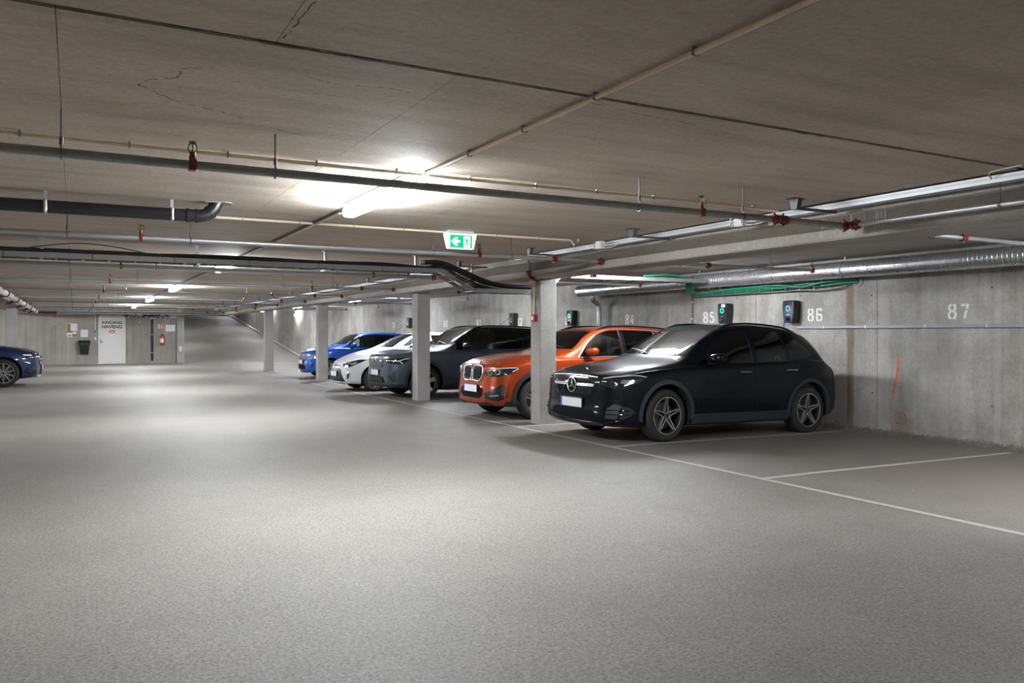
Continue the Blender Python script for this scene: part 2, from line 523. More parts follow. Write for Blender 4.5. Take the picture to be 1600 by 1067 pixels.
# right wall: backing + cast panels with joints
wall_r = struct(ob('wall_right', MB().box(XW + 0.03, XW + 0.3, YB - 0.3, YE + 31, -0.4, 6.0), 'joint'))
y = 8.22 - 2.5 * 9
pm = {}
while y < YE + 31:
    y1 = y + 2.5
    me = MB().box(XW, XW + 0.05, y + 0.004, y1 - 0.004, -0.3, 2.70 if y1 < YE + 0.5 else 6.0).mesh('wall_panel')
    link('wall_panel', me, 'wall', wall_r)
    y = y1
mb = MB()
for yy, zz in ((6.45, 2.06), (8.32, 2.03), (6.45, 0.46), (8.30, 0.52), (9.7, 2.08), (11.2, 2.1), (12.9, 2.05)):
    mb = MB().cyl((XW - 0.002, yy, zz), (XW + 0.01, yy, zz), 0.014, 10)
    ob('tie_hole', mb, 'joint', wall_r)
# end wall with the door, in cast panels, and its free-end pier
wall_b = struct(ob('wall_back', MB().box(XL, 4.32, YE + 0.03, YE + 0.3, -0.3, 2.7), 'joint'))
for a, b, zt in ((XL, -4.5, 2.7), (-4.5, -1.9, 2.7), (-1.9, -0.75, 2.7), (-0.75, 0.98, 2.7), (2.12, 4.32, 2.7)):
    ob('wall_panel', MB().box(a + 0.006, b - 0.006, YE, YE + 0.06, -0.3, zt), 'wall_end', wall_b)
ob('wall_panel', MB().box(0.986, 2.114, YE, YE + 0.06, 2.26, 2.7), 'wall_end', wall_b)
o = struct(ob('wall_pier', MB().box(4.335, 4.67, YE - 0.12, YE + 0.3, -0.3, 2.7, 0.012), 'column'))
# patched and stained area on the end wall
rs = random.Random(3)
pts = [(-0.62, 1.98), (-0.4, 2.02), (-0.1, 2.04), (0.1, 1.98), (0.2, 1.8), (0.16, 1.5), (0.12, 1.2), (0.08, 0.95), (0.0, 0.7), (-0.03, 0.9), (-0.02, 1.2), (-0.06, 1.5), (-0.1, 1.7), (-0.35, 1.74), (-0.6, 1.78)]
pts = [(p[0] * 0.9 - 0.42, p[1] + 0.05) for p in pts]
ob('mortar_patch', MB().prism(pts, 0.006, lambda u, v, d: (u, YE - d, v)), 'column', wall_b)
struct(ob('wall_left', MB().box(XL - 0.3, XL, YB - 0.3, YE + 0.3, -0.3, 2.7), 'wall'))
struct(ob('wall_front', MB().box(XL - 0.3, XW + 0.3, YB - 0.3, YB, -0.3, 2.7), 'wall'))
struct(ob('wall_ramp', MB().box(RX0 - 0.3, RX0 - 0.002, YE + 0.3, YE + 31, -0.3, 6.0), 'wall'))
struct(ob('wall_rampend', MB().box(RX0 - 0.3, XW + 0.3, YE + 31, YE + 31.3, 2.0, 6.0), 'wall_end'))
mb = MB()
cp = [(YE + 0.2, 2.63), (YE + 2.5, 2.70), (YE + 22, 5.0), (YE + 31.2, 5.4)]
for (y0, z0), (y1, z1) in zip(cp[:-1], cp[1:]):
    mb.add([(RX0 - 0.3, y0, z0), (XW + 0.3, y0, z0), (XW + 0.3, y1, z1), (RX0 - 0.3, y1, z1),
            (RX0 - 0.3, y0, z0 + .2), (XW + 0.3, y0, z0 + .2), (XW + 0.3, y1, z1 + .2), (RX0 - 0.3, y1, z1 + .2)],
           [(0, 3, 2, 1), (4, 5, 6, 7), (0, 1, 5, 4), (2, 3, 7, 6), (0, 4, 7, 3), (1, 2, 6, 5)])
struct(ob('ceiling_ramp', mb, 'slab_bay'))
# ceiling: a backing slab and precast planks laid edge to edge below it
ceil = struct(ob('ceiling', MB().box(XL - 0.3, XW + 0.3, YB - 0.3, YE + 0.3, ZC + 0.03, ZC + 0.3), 'joint'))
bands = [(YB, 3.34, 0.72), (3.36, 19.35, -0.06), (19.38, 35.4, 0.72), (35.43, YE + 0.3, -0.06)]
for y0, y1, x0 in bands:
    x = x0 - 1.61 * 6
    while x < BX0 + 0.05:
        a, b = max(x, XL), min(x + 1.61, BX0 + 0.05)
        if b - a > 0.05:
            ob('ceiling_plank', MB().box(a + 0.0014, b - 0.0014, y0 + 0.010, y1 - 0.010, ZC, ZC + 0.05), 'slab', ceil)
        x += 1.61
y = YB
while y < YE + 0.2:
    y1 = min(y + 1.2, YE + 0.3)
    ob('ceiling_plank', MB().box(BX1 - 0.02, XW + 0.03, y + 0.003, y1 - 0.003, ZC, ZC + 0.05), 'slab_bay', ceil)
    y = y1
# irregular hairline cracks and lime blooms in the soffit are thin fillets of filler
def crack(pts, w, parent, mat='joint'):
    mb = MB()
    for (x0, y0), (x1, y1) in zip(pts[:-1], pts[1:]):
        if rs.random() < 0.25:
            continue
        dx, dy = x1 - x0, y1 - y0
        l = math.hypot(dx, dy) or 1
        ww = w * rs.uniform(0.3, 1.0)
        nx, ny = -dy / l * ww, dx / l * ww
        z = ZC - 0.0008
        mb.add([(x0 - nx, y0 - ny, z), (x1 - nx, y1 - ny, z), (x1 + nx, y1 + ny, z), (x0 + nx, y0 + ny, z)], [(0, 1, 2, 3)])
    return ob('crack', mb, mat, parent)
def wiggle(pts, n, amp):
    out = []
    for (x0, y0), (x1, y1) in zip(pts[:-1], pts[1:]):
        for k in range(n):
            t = k / n
            out.append((x0 + (x1 - x0) * t + rs.uniform(-amp, amp), y0 + (y1 - y0) * t + rs.uniform(-amp, amp)))
    out.append(pts[-1])
    return out
crack(wiggle([(0.55, 3.78), (0.42, 3.86), (0.42, 4.02), (0.30, 4.1), (0.27, 4.22), (0.45, 4.42), (0.75, 4.55), (0.95, 4.72), (1.25, 4.85)], 9, 0.008), 0.005, ceil)
crack(wiggle([(0.95, 3.72), (1.1, 3.76), (1.3, 3.7), (1.45, 3.72)], 8, 0.006), 0.004, ceil)
crack(wiggle([(2.2, 3.42), (2.7, 3.5), (3.1, 3.52)], 12, 0.01), 0.004, ceil)
crack(wiggle([(0.75, 2.85), (0.74, 3.3)], 14, 0.008), 0.005, ceil)
for xx in (0.3, 0.9, 1.7, 2.5, 3.4, 4.6):
    crack(wiggle([(xx, 3.35), (xx + 0.55, 3.36)], 9, 0.012), 0.014, ceil)
# edge beam over the column row, with a damp recess between two lips
beam = struct(ob('beam', MB().prism([(BX0, ZC + 0.02), (BX0, 2.54), (BX0 + 0.035, 2.525), (BX0 + 0.035, 2.425), (BX0, 2.41), (BX0, BZ + 0.015), (BX0 + 0.015, BZ), (BX1 - 0.015, BZ), (BX1, BZ + 0.015), (BX1, ZC + 0.02)],
              YE - YB, lambda u, v, d: (u, YB + d, v)), 'beam'))
tag(beam, 'long concrete edge beam resting on the column row', 'beam')
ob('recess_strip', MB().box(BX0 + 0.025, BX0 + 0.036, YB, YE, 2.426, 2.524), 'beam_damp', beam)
for yy in (5.26, 5.29, 5.31, 4.98, 4.9, 4.84, 4.72, 4.70, 4.67, 4.63):
    w_ = rs.uniform(0.002, 0.005)
    zlo = rs.uniform(2.32, 2.38)
    mb = MB().box(BX0 - 0.001, BX0 + 0.004, yy, yy + w_, zlo, 2.409)
    if rs.random() < 0.75:
        mb.box(BX0 + 0.023, BX0 + 0.027, yy, yy + w_, 2.43, 2.522).box(BX0 - 0.001, BX0 + 0.004, yy, yy + w_, 2.545, rs.uniform(2.56, 2.60))
    ob('lime_streak', mb, 'white_drip', beam)
beam2 = struct(ob('beam', MB().box(-2.35, -1.85, YB, YE, 2.31, ZC + 0.02, 0.015), 'beam'))
tag(beam2, 'long concrete beam above the white and red sprinkler main', 'beam')
# columns
def column(x0, x1, y0, y1, label, group=None):
    o = thing('column', label, 'column', ((x0 + x1) / 2, (y0 + y1) / 2, 0), group=group)
    a, b = (x1 - x0) / 2, (y1 - y0) / 2
    ob('shaft', MB().box(-a, a, -b, b, -0.02, BZ + 0.001, 0.012), 'column', o)
    ob('bearing_pad', MB().box(-a + 0.02, a - 0.02, -b + 0.02, b - 0.02, BZ - 0.002, BZ + 0.012), 'trim_matte', o)
    return o
c1 = column(6.46, 6.76, 10.97, 11.27, 'concrete column with a red alarm box, between the orange and black cars')
c2 = column(6.46, 6.76, 16.15, 16.45, 'concrete column in front of the slate grey car with black roof')
c3 = column(6.46, 6.76, 24.1, 24.4, 'concrete column in front of the bright blue hatchback')
c4 = column(6.42, 6.74, 31.6, 31.9, 'concrete column standing alone in front of the ramp')
column(6.46, 6.76, 2.75, 3.05, 'concrete column at the bay beside number 87')
column(-2.0, -1.68, 31.6, 31.9, 'concrete column behind the dark blue car, under the red and white main')
for yy in (24.0, 15.9, 7.7, -0.4):
    column(-2.13, -1.81, yy, yy + 0.3, 'concrete column under the beam of the bays opposite the numbered wall', 'columns of the opposite bays')
# alarm call point and its conduit on the first column
t = thing('fire_alarm_call_point', 'small red fire alarm call point on the concrete column', 'alarm box', (6.455, 11.12, 1.63))
ob('box', MB().box(-0.05, 0, -0.055, 0.055, 0, 0.115, 0.008), 'red_bright', t)
ob('face_label', MB().box(-0.052, -0.049, -0.03, 0.03, 0.03, 0.085), 'plastic_white', t)
t = thing('alarm_conduit', 'beige conduit running down the column to the red alarm box', 'conduit', (6.445, 11.12, 1.745))
ob('conduit', MB().cyl((0, 0, 0), (0, 0, 0.60), 0.012, 8), 'beige_pipe', t, True)
ob('conduit', MB().cyl((0.005, 0.03, 0.02), (0.005, 0.03, 0.60), 0.009, 8), 'beige_pipe', t, True)
# painted lines on the floor
def fline(x0, y0, x1, y1, w, parent=floor):
    d = Vector((x1 - x0, y1 - y0)).normalized()
    n = Vector((-d.y, d.x)) * w / 2
    mb = MB()
    K = 6
    for k in range(K):
        a = Vector((x0, y0)).lerp(Vector((x1, y1)), k / K); b = Vector((x0, y0)).lerp(Vector((x1, y1)), (k + 1) / K)
        q = [a - n, b - n, b + n, a + n]
        mb.add([(p.x, p.y, fz(p.x) + 0.003) for p in q], [(0, 1, 2, 3)])
    return ob('painted_line', mb, 'line_paint', parent)
BL = [5.85 + 2.54 * k for k in range(-4, 13)]
fline(6.0, BL[0], 6.0, BL[-1], 0.075)
for yy in BL:
    fline(6.03, yy, 10.3, yy + 0.04, 0.075)
for yy in BL[9:13]:
    fline(-1.3, yy, -5.6, yy, 0.06)
# gravel swept up against the foot of the wall
mb = MB()
rg = random.Random(11)
for k in range(6500):
    yy = -3 + 22 * rg.random()
    x = XW - 0.01 - abs(rg.gauss(0, 0.13)) * (1.25 if yy < 9 else 0.8)
    s = rg.uniform(0.006, 0.017)
    z = fz(x) + s * 0.3 + max(0, 0.045 - (XW - x) * 0.25) * rg.random()
    vs = [(x + rg.uniform(-s, s), yy + rg.uniform(-s, s), z + s * 1.0), (x + s, yy + rg.uniform(-s, s) * .6, z), (x - s * .5, yy + s, z), (x - s * .6, yy - s, z), (x, yy, z - s)]
    mb.add(vs, [(0, 1, 2), (0, 2, 3), (0, 3, 1), (4, 2, 1), (4, 3, 2), (4, 1, 3)])
g = ob('gravel', mb, 'gravel')
g['kind'] = 'stuff'
tag(g, 'loose dark gravel lying along the foot of the numbered wall', 'gravel')
# rust streak and paint marks on the wall
def wallquad(name, poly, mat, label=None, cat=None, parent=None, d=0.002):
    return ob(name, MB().prism(poly, d, lambda u, v, dd: (XW - 0.0005 - dd, u, v)), mat, parent)
def stroke2(pts, w):
    """flat ribbon polygons for a 2-D polyline, joined with round-ish ends."""
    out = []
    for i in range(len(pts) - 1):
        a = Vector(pts[i]); b = Vector(pts[i + 1])
        d = (b - a).normalized()
        n = Vector((-d.y, d.x)) * w / 2
        e = d * (w * 0.32)
        a2 = a - e if i > 0 else a
        b2 = b + e if i < len(pts) - 2 else b
        out.append([a2 - n, b2 - n, b2 + n, a2 + n])
    return out
mb = MB()
for q in stroke2([(7.85, 1.08), (7.86, 0.9), (7.90, 0.7), (7.94, 0.52)], 0.035):
    mb.prism([(p.x, p.y) for p in q], 0.002, lambda u, v, d: (XW - 0.001 - d, u, v))
o = ob('paint_mark', mb, 'orange_paint'); tag(o, 'orange sprayed stroke on the wall below number 87', 'paint mark')
mb = MB()
for q in stroke2([(7.82 + 0.10 * math.cos(a * PI / 9), 0.17 + 0.085 * math.sin(a * PI / 9)) for a in range(19)], 0.018):
    mb.prism([(p.x, p.y) for p in q], 0.002, lambda u, v, d: (XW - 0.001 - d, u, v))
o = ob('paint_mark', mb, 'orange_paint'); tag(o, 'faint orange sprayed ring low on the wall', 'paint mark')
# stencilled bay numbers
DG = {
 '8': [[(.40, .97), (.14, .90), (.09, .70), (.34, .53), (.08, .36), (.07, .2), (.16, .07), (.40, .03)]],
 '0': [[(.42, .98), (.16, .92), (.09, .75), (.09, .25), (.16, .08), (.42, .02)]],
 '7': [[(.05, .93), (.52, .93)], [(.62, .93), (.93, .93), (.8, .66)], [(.75, .56), (.62, .3), (.5, .02)]],
 '6': [[(.42, .98), (.16, .92), (.09, .75), (.09, .25), (.16, .08), (.42, .02)], [(.58, .02), (.84, .08), (.91, .2), (.91, .38), (.8, .5), (.3, .54)], [(.58, .98), (.84, .92), (.9, .80)]],
 '5': [[(.12, .93), (.9, .93)], [(.16, .86), (.14, .56)], [(.22, .57), (.6, .58), (.88, .48), (.91, .22), (.82, .08), (.58, .02)], [(.42, .02), (.16, .07), (.1, .2)]],
 '4': [[(.6, .98), (.36, .62)], [(.3, .54), (.08, .28), (.95, .28)], [(.74, .6), (.74, .36)], [(.74, .18), (.74, .0)]],
 '3': [[(.08, .82), (.16, .94), (.42, .98)], [(.58, .98), (.86, .9), (.88, .66), (.5, .53), (.91, .4), (.91, .18), (.82, .07), (.58, .02)], [(.42, .02), (.16, .07), (.08, .2)]],
 '2': [[(.08, .80), (.16, .94), (.42, .98)], [(.58, .98), (.86, .92), (.91, .74), (.8, .54), (.14, .14)], [(.06, .08), (.94, .08)]],
 '1': [[(.28, .8), (.55, .96), (.55, .55)], [(.55, .45), (.55, .02)]],
 '9': [[(.58, .98), (.84, .92), (.91, .75), (.91, .25), (.84, .08), (.58, .02)], [(.42, .98), (.16, .92), (.09, .78), (.09, .6), (.2, .48), (.7, .46)], [(.42, .02), (.16, .08), (.1, .2)]],
}
for k in '80':
    DG[k].append([(1 - a, b) for a, b in DG[k][0]])
WORD = dict(zip(('87', '86', '85', '84', '83', '82', '81', '80', '79', '78'), ('eighty-seven', 'eighty-six', 'eighty-five', 'eighty-four', 'eighty-three', 'eighty-two', 'eighty-one', 'eighty', 'seventy-nine', 'seventy-eight')))
def bay_number(txt, yc, zc, h=0.205):
    w = h * 0.56
    gap = h * 0.30
    t = thing('bay_number', 'white stencilled bay number %s on the concrete wall, the numeral %s' % (txt, WORD[txt]), 'number', (XW - 0.001, yc, zc - h / 2))
    x0 = -(2 * w + gap) / 2
    for i, ch in enumerate(txt):
        mb = MB()
        n_ = 0
        for st in DG[ch]:
            for q in stroke2([(x0 + i * (w + gap) + a * w, b * h) for a, b in st], h * 0.165):
                n_ += 1
                mb.prism([(p.x, p.y) for p in q], 0.0012 + 0.0004 * n_, lambda u, v, d: (-d, -u, v))
        ob('digit', mb, 'number_paint', t)
for txt, yc in (('87', 6.92), ('86', 9.4), ('85', 11.96), ('84', 14.5), ('83', 17.0), ('82', 19.55), ('81', 22.1), ('80', 24.6), ('79', 27.1), ('78', 29.6)):
    bay_number(txt, yc, 1.75)

# ------------------------------------------------------------------ lamps
def batten(x, y, z, ln, label, group, rot=0.0, tilt=0.0):
    t = thing('ceiling_lamp', label, 'lamp', (x, y, z), rot, group)
    ob('housing', MB().box(-0.066, 0.066, -ln / 2 + 0.02, ln / 2 - 0.02, 0.0, ZC - z, 0.006), 'housing', t)
    pf = rrect(-0.062, 0.062, -0.074, 0.004, 0.03, 5)
    ob('diffuser', MB().prism(pf, ln, lambda u, v, d: (u, d - ln / 2, v)), 'lamp_light', t)
    return t
for k in range(0, 5):
    t = batten(2.22, 6.38 + 7.7 * k, 2.585, 1.66, 'long bright batten lamp on the conduit line over the aisle', 'batten lamps over the aisle')
    if k == 0:
        t['label'] = 'long bright batten lamp hanging between the black drain pipe and the exit sign'
        del t['group']
for xx, yy in ((8.0, -4.6), (8.0, 3.1), (8.05, 10.6), (8.0, 18.7), (8.25, 26.4), (8.25, 34.2), (8.25, 41.0)):
    batten(xx, yy, 2.575, 1.3, 'shorter bright batten lamp above the parked cars', 'batten lamps over the numbered bays')
for k in range(4):  # out-of-view lamps added to balance the light on the left side
    batten(-4.6, 4 + 11.5 * k, 2.575, 1.3, 'added unseen batten lamp lighting the bays opposite the numbered wall', 'added batten lamps lighting the opposite bays')
def wall_lamp(x, y, z, label, group=None):
    t = thing('wall_lamp', label, 'lamp', (x, y, z), 0, group)
    ob('housing', MB().box(-0.05, 0, -0.55, 0.55, -0.04, 0.04, 0.008), 'housing', t)
    ob('diffuser', MB().box(-0.10, -0.045, -0.53, 0.53, -0.036, 0.036, 0.014), 'lamp_light', t)
for yy, zz in ((48.5, 2.75), (55.0, 3.4)):  # hidden lamps added behind the end wall to brighten the ramp
    tl = thing('wall_lamp', 'added unseen lamp on the inner wall, brightening the ramp', 'lamp', (RX0, yy, zz), PI, 'added lamps on the inner ramp wall')
    ob('housing', MB().box(-0.05, 0, -0.55, 0.55, -0.04, 0.04, 0.008), 'housing', tl)
    ob('diffuser', MB().box(-0.10, -0.045, -0.53, 0.53, -0.036, 0.036, 0.014), 'lamp_light', tl)
wall_lamp(XW, 44.6, 2.42, 'bright lamp fixed high on the wall at the foot of the ramp')
wall_lamp(XW, 51.0, 2.95, 'bright lamp low on the wall partway up the ramp')
wall_lamp(XW, 57.5, 3.7, 'bright lamp fixed to the wall halfway up the ramp')
wall_lamp(XW, 66.5, 4.6, 'bright lamp on the wall at the top of the ramp')

# ------------------------------------------------------------------ sprinkler pipes, conduits
PX = [-0.06, 1.05, 3.74, 4.79]
PY = [4.88, 8.85, 12.82, 16.75, 20.6, 24.4, 28.2, 32.1, 36.0, 39.6]
def head_at(parent, x, y, z, name='sprinkler_head'):
    s = ob(name, MB().box(x - 0.022, x + 0.022, y - 0.034, y + 0.034, z - 0.034, z + 0.032, 0.008).cyl((x, y, z + 0.028), (x, y, z + 0.05), 0.02, 10), 'red_paint', parent, True)
    b = MB().cyl((x, y, z + 0.045), (x, y, z + 0.075), 0.017, 8)
    b.tube([(x - 0.012, y, z + 0.07), (x - 0.024, y, z + 0.09), (x - 0.02, y, z + 0.115), (x, y, z + 0.128)], 0.004, 6)
    b.tube([(x + 0.012, y, z + 0.07), (x + 0.024, y, z + 0.09), (x + 0.02, y, z + 0.115), (x, y, z + 0.128)], 0.004, 6)
    b.cyl((x, y, z + 0.128), (x, y, z + 0.132), 0.024, 10)
    b.cyl((x, y, z + 0.07), (x, y, z + 0.128), 0.0035, 6)
    ob('deflector', b, 'brass', s, True)
def coupling(parent, x, y, z, r=0.04, axis='x'):
    mb = MB()
    for k in (-0.022, 0.022):
        a = (x + k - 0.013, y, z) if axis == 'x' else (x, y + k - 0.013, z)
        b = (x + k + 0.013, y, z) if axis == 'x' else (x, y + k + 0.013, z)
        mb.cyl(a, b, r, 12)
    a, b = ((x - 0.03, y, z), (x + 0.03, y, z)) if axis == 'x' else ((x, y - 0.03, z), (x, y + 0.03, z))
    mb.cyl(a, b, r * 0.86, 12)
    for s in (-1, 1):
        mb.cyl((x - 0.02, y - 0.02, z + s * (r + 0.006)), (x + 0.02, y + 0.02, z + s * (r + 0.006)), 0.009, 6)
    return ob('coupling', mb, 'red_paint', parent, True)
def rod(parent, x, y, z):
    s = ob('hanger_rod', MB().cyl((x, y, z + 0.03), (x, y, ZC), 0.005, 6).cyl((x, y, z + 0.045), (x, y, z + 0.085), 0.010, 8).cyl((x, y, ZC - 0.006), (x, y, ZC), 0.016, 8), 'galv_dark', parent, True)
    mb = MB().tube([(x, y + 0.034 * math.cos(a), z + 0.034 * math.sin(a)) for a in [PI * (0.5 + 2 * i / 16) for i in range(17)]], 0.0045, 5)
    ob('ring_clamp', mb, 'galv_dark', s, True)
def spr_pipe(i, y):
    z = 2.40
    t = thing('sprinkler_pipe', 'straight galvanised sprinkler pipe hung on thin rods across the aisle', 'pipe', (0, y, z), 0, 'sprinkler pipes across the aisle')
    r = 0.026 if i != 2 else 0.036
    ob('pipe', MB().cyl((XL + 0.2 if i < 3 else -1.4, 0, 0), (6.12 if i else 5.97, 0, 0), r, 14), 'galv_dull' if i % 3 == 0 else 'galv', t, True)
    for x in PX:
        rod(t, x, 0, 0)
    for x in (0.59, 4.35):
        head_at(t, x, 0, 0)
    if i > 0:
        coupling(t, 5.42, 0, 0)
        coupling(t, 6.13, 0, 0)
    return t
for i, y in enumerate(PY):
    t = spr_pipe(i, y)
    if i == 0:
        pass
        t['label'] = 'galvanised sprinkler pipe joining the smaller pipe that runs along the beam'
        coupling(t, 5.15, 0, 0)
        coupling(t, 5.25, 0, 0)
        del t['group']
    elif i == 1:
        t['label'] = 'galvanised sprinkler pipe between the black drain pipe and the cable ladder'
        del t['group']
    elif i == 2:
        t['label'] = 'thicker dusty galvanised sprinkler pipe just beyond the cable ladder'
        del t['group']
# the pipe that turns along the beam
t = thing('beam_pipe', 'thin galvanised pipe running along the face of the concrete beam', 'pipe', (6.02, 4.88, 2.40))
ob('pipe', MB().tube([(-0.05, 0.0, 0), (0.0, -0.005, 0), (0.02, -0.05, 0.0), (0.02, -0.12, 0), (0.02, -10.5, 0)], 0.021, 12), 'galv', t, True)
coupling(t, -0.02, 0.0, 0, 0.042)
coupling(t, 0.02, -0.09, 0, 0.04, 'y')
for yy in (-1.35, -4.2, -7):
    s = ob('hanger_rod', MB().cyl((0.02, yy, 0.02), (0.02, yy, 0.159), 0.004, 6), 'galv_dark', t, True)
    ob('ring_clamp', MB().cyl((0.02, yy - 0.01, 0), (0.02, yy + 0.01, 0), 0.026, 10), 'galv_dark', s, True)
# sprinkler branches in the bays behind the beam
for i, y in enumerate([4.86, 8.5, 12.7, 16.75, 20.6, 24.4, 28.2, 32.1]):
    z = 2.385
    t = thing('bay_sprinkler_pipe', 'short galvanised sprinkler branch with a red end fitting above the parked cars', 'pipe', (0, y, z), 0, 'sprinkler branches over the bays')
    xe = 10.2 if i == 0 else 9.75
    ob('pipe', MB().cyl((BX1 - 0.01, 0, 0), (xe, 0, 0), 0.021, 12), 'galv', t, True)
    coupling(t, 7.70, 0, 0, 0.034)
    head_at(t, xe, 0, 0)
    for x in (7.2, 8.9):
        rod(t, x, 0, 0)
# main beige conduit carrying the lamps, and the cross conduits
def clip(parent, x, y, z, axis='x'):
    a = 0.005
    ob('clip', MB().box(x - (a if axis == 'x' else 0.018), x + (a if axis == 'x' else 0.018), y - (0.018 if axis == 'x' else a), y + (0.018 if axis == 'x' else a), z - 0.016, z + 0.024, 0.002), 'galv_dull', parent)
zc = ZC - 0.024
t = thing('lamp_conduit', 'beige conduit along the aisle ceiling feeding the batten lamps', 'conduit', (2.25, 0, zc))
ob('conduit', MB().cyl((0, YB, 0), (0, YE - 0.3, 0), 0.0135, 10), 'beige_pipe', t, True)
ob('conduit', MB().cyl((-0.028, 7.1, 0), (-0.028, YE - 0.3, 0), 0.010, 8), 'galv_dark', t, True)
y = -3.2
while y < 30:
    clip(t, 0, y, 0, 'y')
    y += 0.72
t = thing('cross_conduit', 'beige conduit crossing the ceiling in front of the first lamp', 'conduit', (0, 5.5, zc))
ob('conduit', MB().tube([(XL + 0.2, 0, 0), (5.45, 0, 0), (5.6, -0.02, -0.005), (5.75, -0.1, -0.03)], 0.0135, 10), 'beige_pipe', t, True)
for k in range(15):
    clip(t, -2.6 + 0.58 * k, 0, 0)
t = thing('cross_conduit', 'pale conduit crossing the ceiling to the green exit sign', 'conduit', (0, 8.5, zc))
ob('conduit', MB().tube([(1.16, 0, 0), (5.45, 0, 0), (5.5, 0, -0.06)], 0.013, 10), 'beige_pipe', t, True)
for k in range(8):
    if abs(1.5 + 0.58 * k - 3.93) > 0.25:
        clip(t, 1.5 + 0.58 * k, 0, 0)

# ------------------------------------------------------------------ exit sign
t = thing('exit_sign', 'lit green emergency exit sign with a left arrow under the ceiling', 'exit sign', (3.93, 8.5, 2.42))
ob('housing', MB().box(-0.165, 0.165, -0.035, 0.035, 0.175, ZC - 2.42 - 0.0, 0.006), 'housing', t)
pf = [(-0.155, 0), (0.155, 0), (0.165, 0.01), (0.20, 0.165), (0.195, 0.178), (-0.195, 0.178), (-0.20, 0.165), (-0.165, 0.01)]
ob('lit_body', MB().prism(pf, 0.05, lambda u, v, d: (u, -0.025 + d, v)), 'exit_white', t)
pn = ob('green_panel', MB().box(-0.138, 0.142, -0.0275, -0.0245, 0.012, 0.160), 'exit_green', t)
def ex(poly, nm, mat='exit_white', d=0.002, y0=-0.0275):
    return ob(nm, MB().prism(poly, d, lambda u, v, dd: (u, y0 - dd, v)), mat, pn)
ex([(-0.126, 0.086), (-0.07, 0.135), (-0.035, 0.135), (-0.07, 0.101), (-0.012, 0.101), (-0.012, 0.071), (-0.07, 0.071), (-0.035, 0.037), (-0.07, 0.037)], 'arrow')
ex([(0.034, 0.016), (0.118, 0.016), (0.118, 0.148), (0.034, 0.148)], 'doorway')
gy = -0.0297
ex([(0.060 + 0.010 * math.cos(k * PI / 4), 0.132 + 0.010 * math.sin(k * PI / 4)) for k in range(8)], 'runner', 'exit_green', 0.001, gy)
for q in ([(0.062, 0.116), (0.086, 0.116), (0.082, 0.07), (0.064, 0.076)], [(0.064, 0.116), (0.04, 0.098), (0.044, 0.09), (0.07, 0.106)], [(0.086, 0.116), (0.108, 0.094), (0.102, 0.088), (0.08, 0.106)], [(0.082, 0.074), (0.092, 0.05), (0.116, 0.05), (0.116, 0.042), (0.086, 0.042), (0.072, 0.07)], [(0.066, 0.078), (0.056, 0.044), (0.040, 0.02), (0.050, 0.018), (0.066, 0.04), (0.078, 0.072)]):
    ex(q, 'runner', 'exit_green', 0.001, gy)

# ------------------------------------------------------------------ black drain pipe
t = thing('drain_pipe', 'thick black plastic drain pipe turning up into the ceiling', 'pipe', (0, 7.72, 2.50))
ob('pipe', MB().cyl((XL + 0.3, 0.1, -0.01), (0.93, 0, 0), 0.055, 20), 'plastic_black', t, True)
ob('elbow', MB().tube([(0.9, 0, 0), (0.99, 0, 0), (1.06, 0, 0.02), (1.11, 0, 0.07), (1.14, 0, 0.14)], 0.058, 18), 'plastic_black', t, True)
for x in (0.88, 0.955):
    ob('collar', MB().cyl((x, 0, 0), (x + 0.022, 0, 0), 0.063, 20), 'plastic_black', t, True)
ob('collar', MB().cyl((1.075, 0, 0.035), (1.09, 0, 0.05), 0.063, 20), 'plastic_black', t, True)
ob('ceiling_patch', MB().prism([(1.14 + 0.13 * math.cos(a) * rs.uniform(.8, 1.2), 0.11 * math.sin(a) * rs.uniform(.8, 1.2)) for a in [i * PI / 8 for i in range(16)]], 0.006, lambda u, v, d: (u, v, ZC - 2.50 - d)), 'column', t)
for x in (-4.2, -2.2, -0.21, 0.76):
    mb = MB().box(x - 0.016, x + 0.016, -0.062, 0.062, -0.062, 0.062, 0.02)
    mb.box(x - 0.012, x + 0.012, -0.008, 0.008, 0.06, ZC - 2.5)
    ob('pipe_clamp', mb, 'galv', t)

# ------------------------------------------------------------------ cable ladder across the aisle, diving under the beam
t = thing('cable_ladder', 'long galvanised cable ladder across the aisle dipping under the beam', 'cable ladder', (0, 11.55, 2.40))
path = [(XL + 0.3, 0, 0.0), (4.95, 0, 0.0), (5.52, 0, -0.285), (6.82, 0, -0.285), (7.12, 0, 0.0), (10.28, 0, 0.0)]
def rail(yo, zz0, zz1, m):
    mb = MB()
    for (x0, _, z0), (x1, _, z1) in zip(path[:-1], path[1:]):
        a = 0.006
        mb.add([(x0, yo - a, z0 + zz0), (x1, yo - a, z1 + zz0), (x1, yo + a, z1 + zz0), (x0, yo + a, z0 + zz0), (x0, yo - a, z0 + zz1), (x1, yo - a, z1 + zz1), (x1, yo + a, z1 + zz1), (x0, yo + a, z0 + zz1)],
               [(0, 1, 5, 4), (2, 3, 7, 6), (4, 5, 6, 7), (0, 3, 2, 1), (0, 4, 7, 3), (1, 2, 6, 5)])
    ob('side_rail', mb, m, t)
rail(-0.16, -0.03, 0.035, 'galv_dull')
rail(0.16, -0.03, 0.035, 'galv_dull')
x = XL + 0.5
while x < 10.25:
    for (x0, _, z0), (x1, _, z1) in zip(path[:-1], path[1:]):
        if x0 <= x < x1:
            z = z0 + (z1 - z0) * (x - x0) / (x1 - x0)
    ob('rung', MB().box(x - 0.012, x + 0.012, -0.16, 0.16, z - 0.028, z - 0.010), 'galv_dull', t)
    x += 0.3
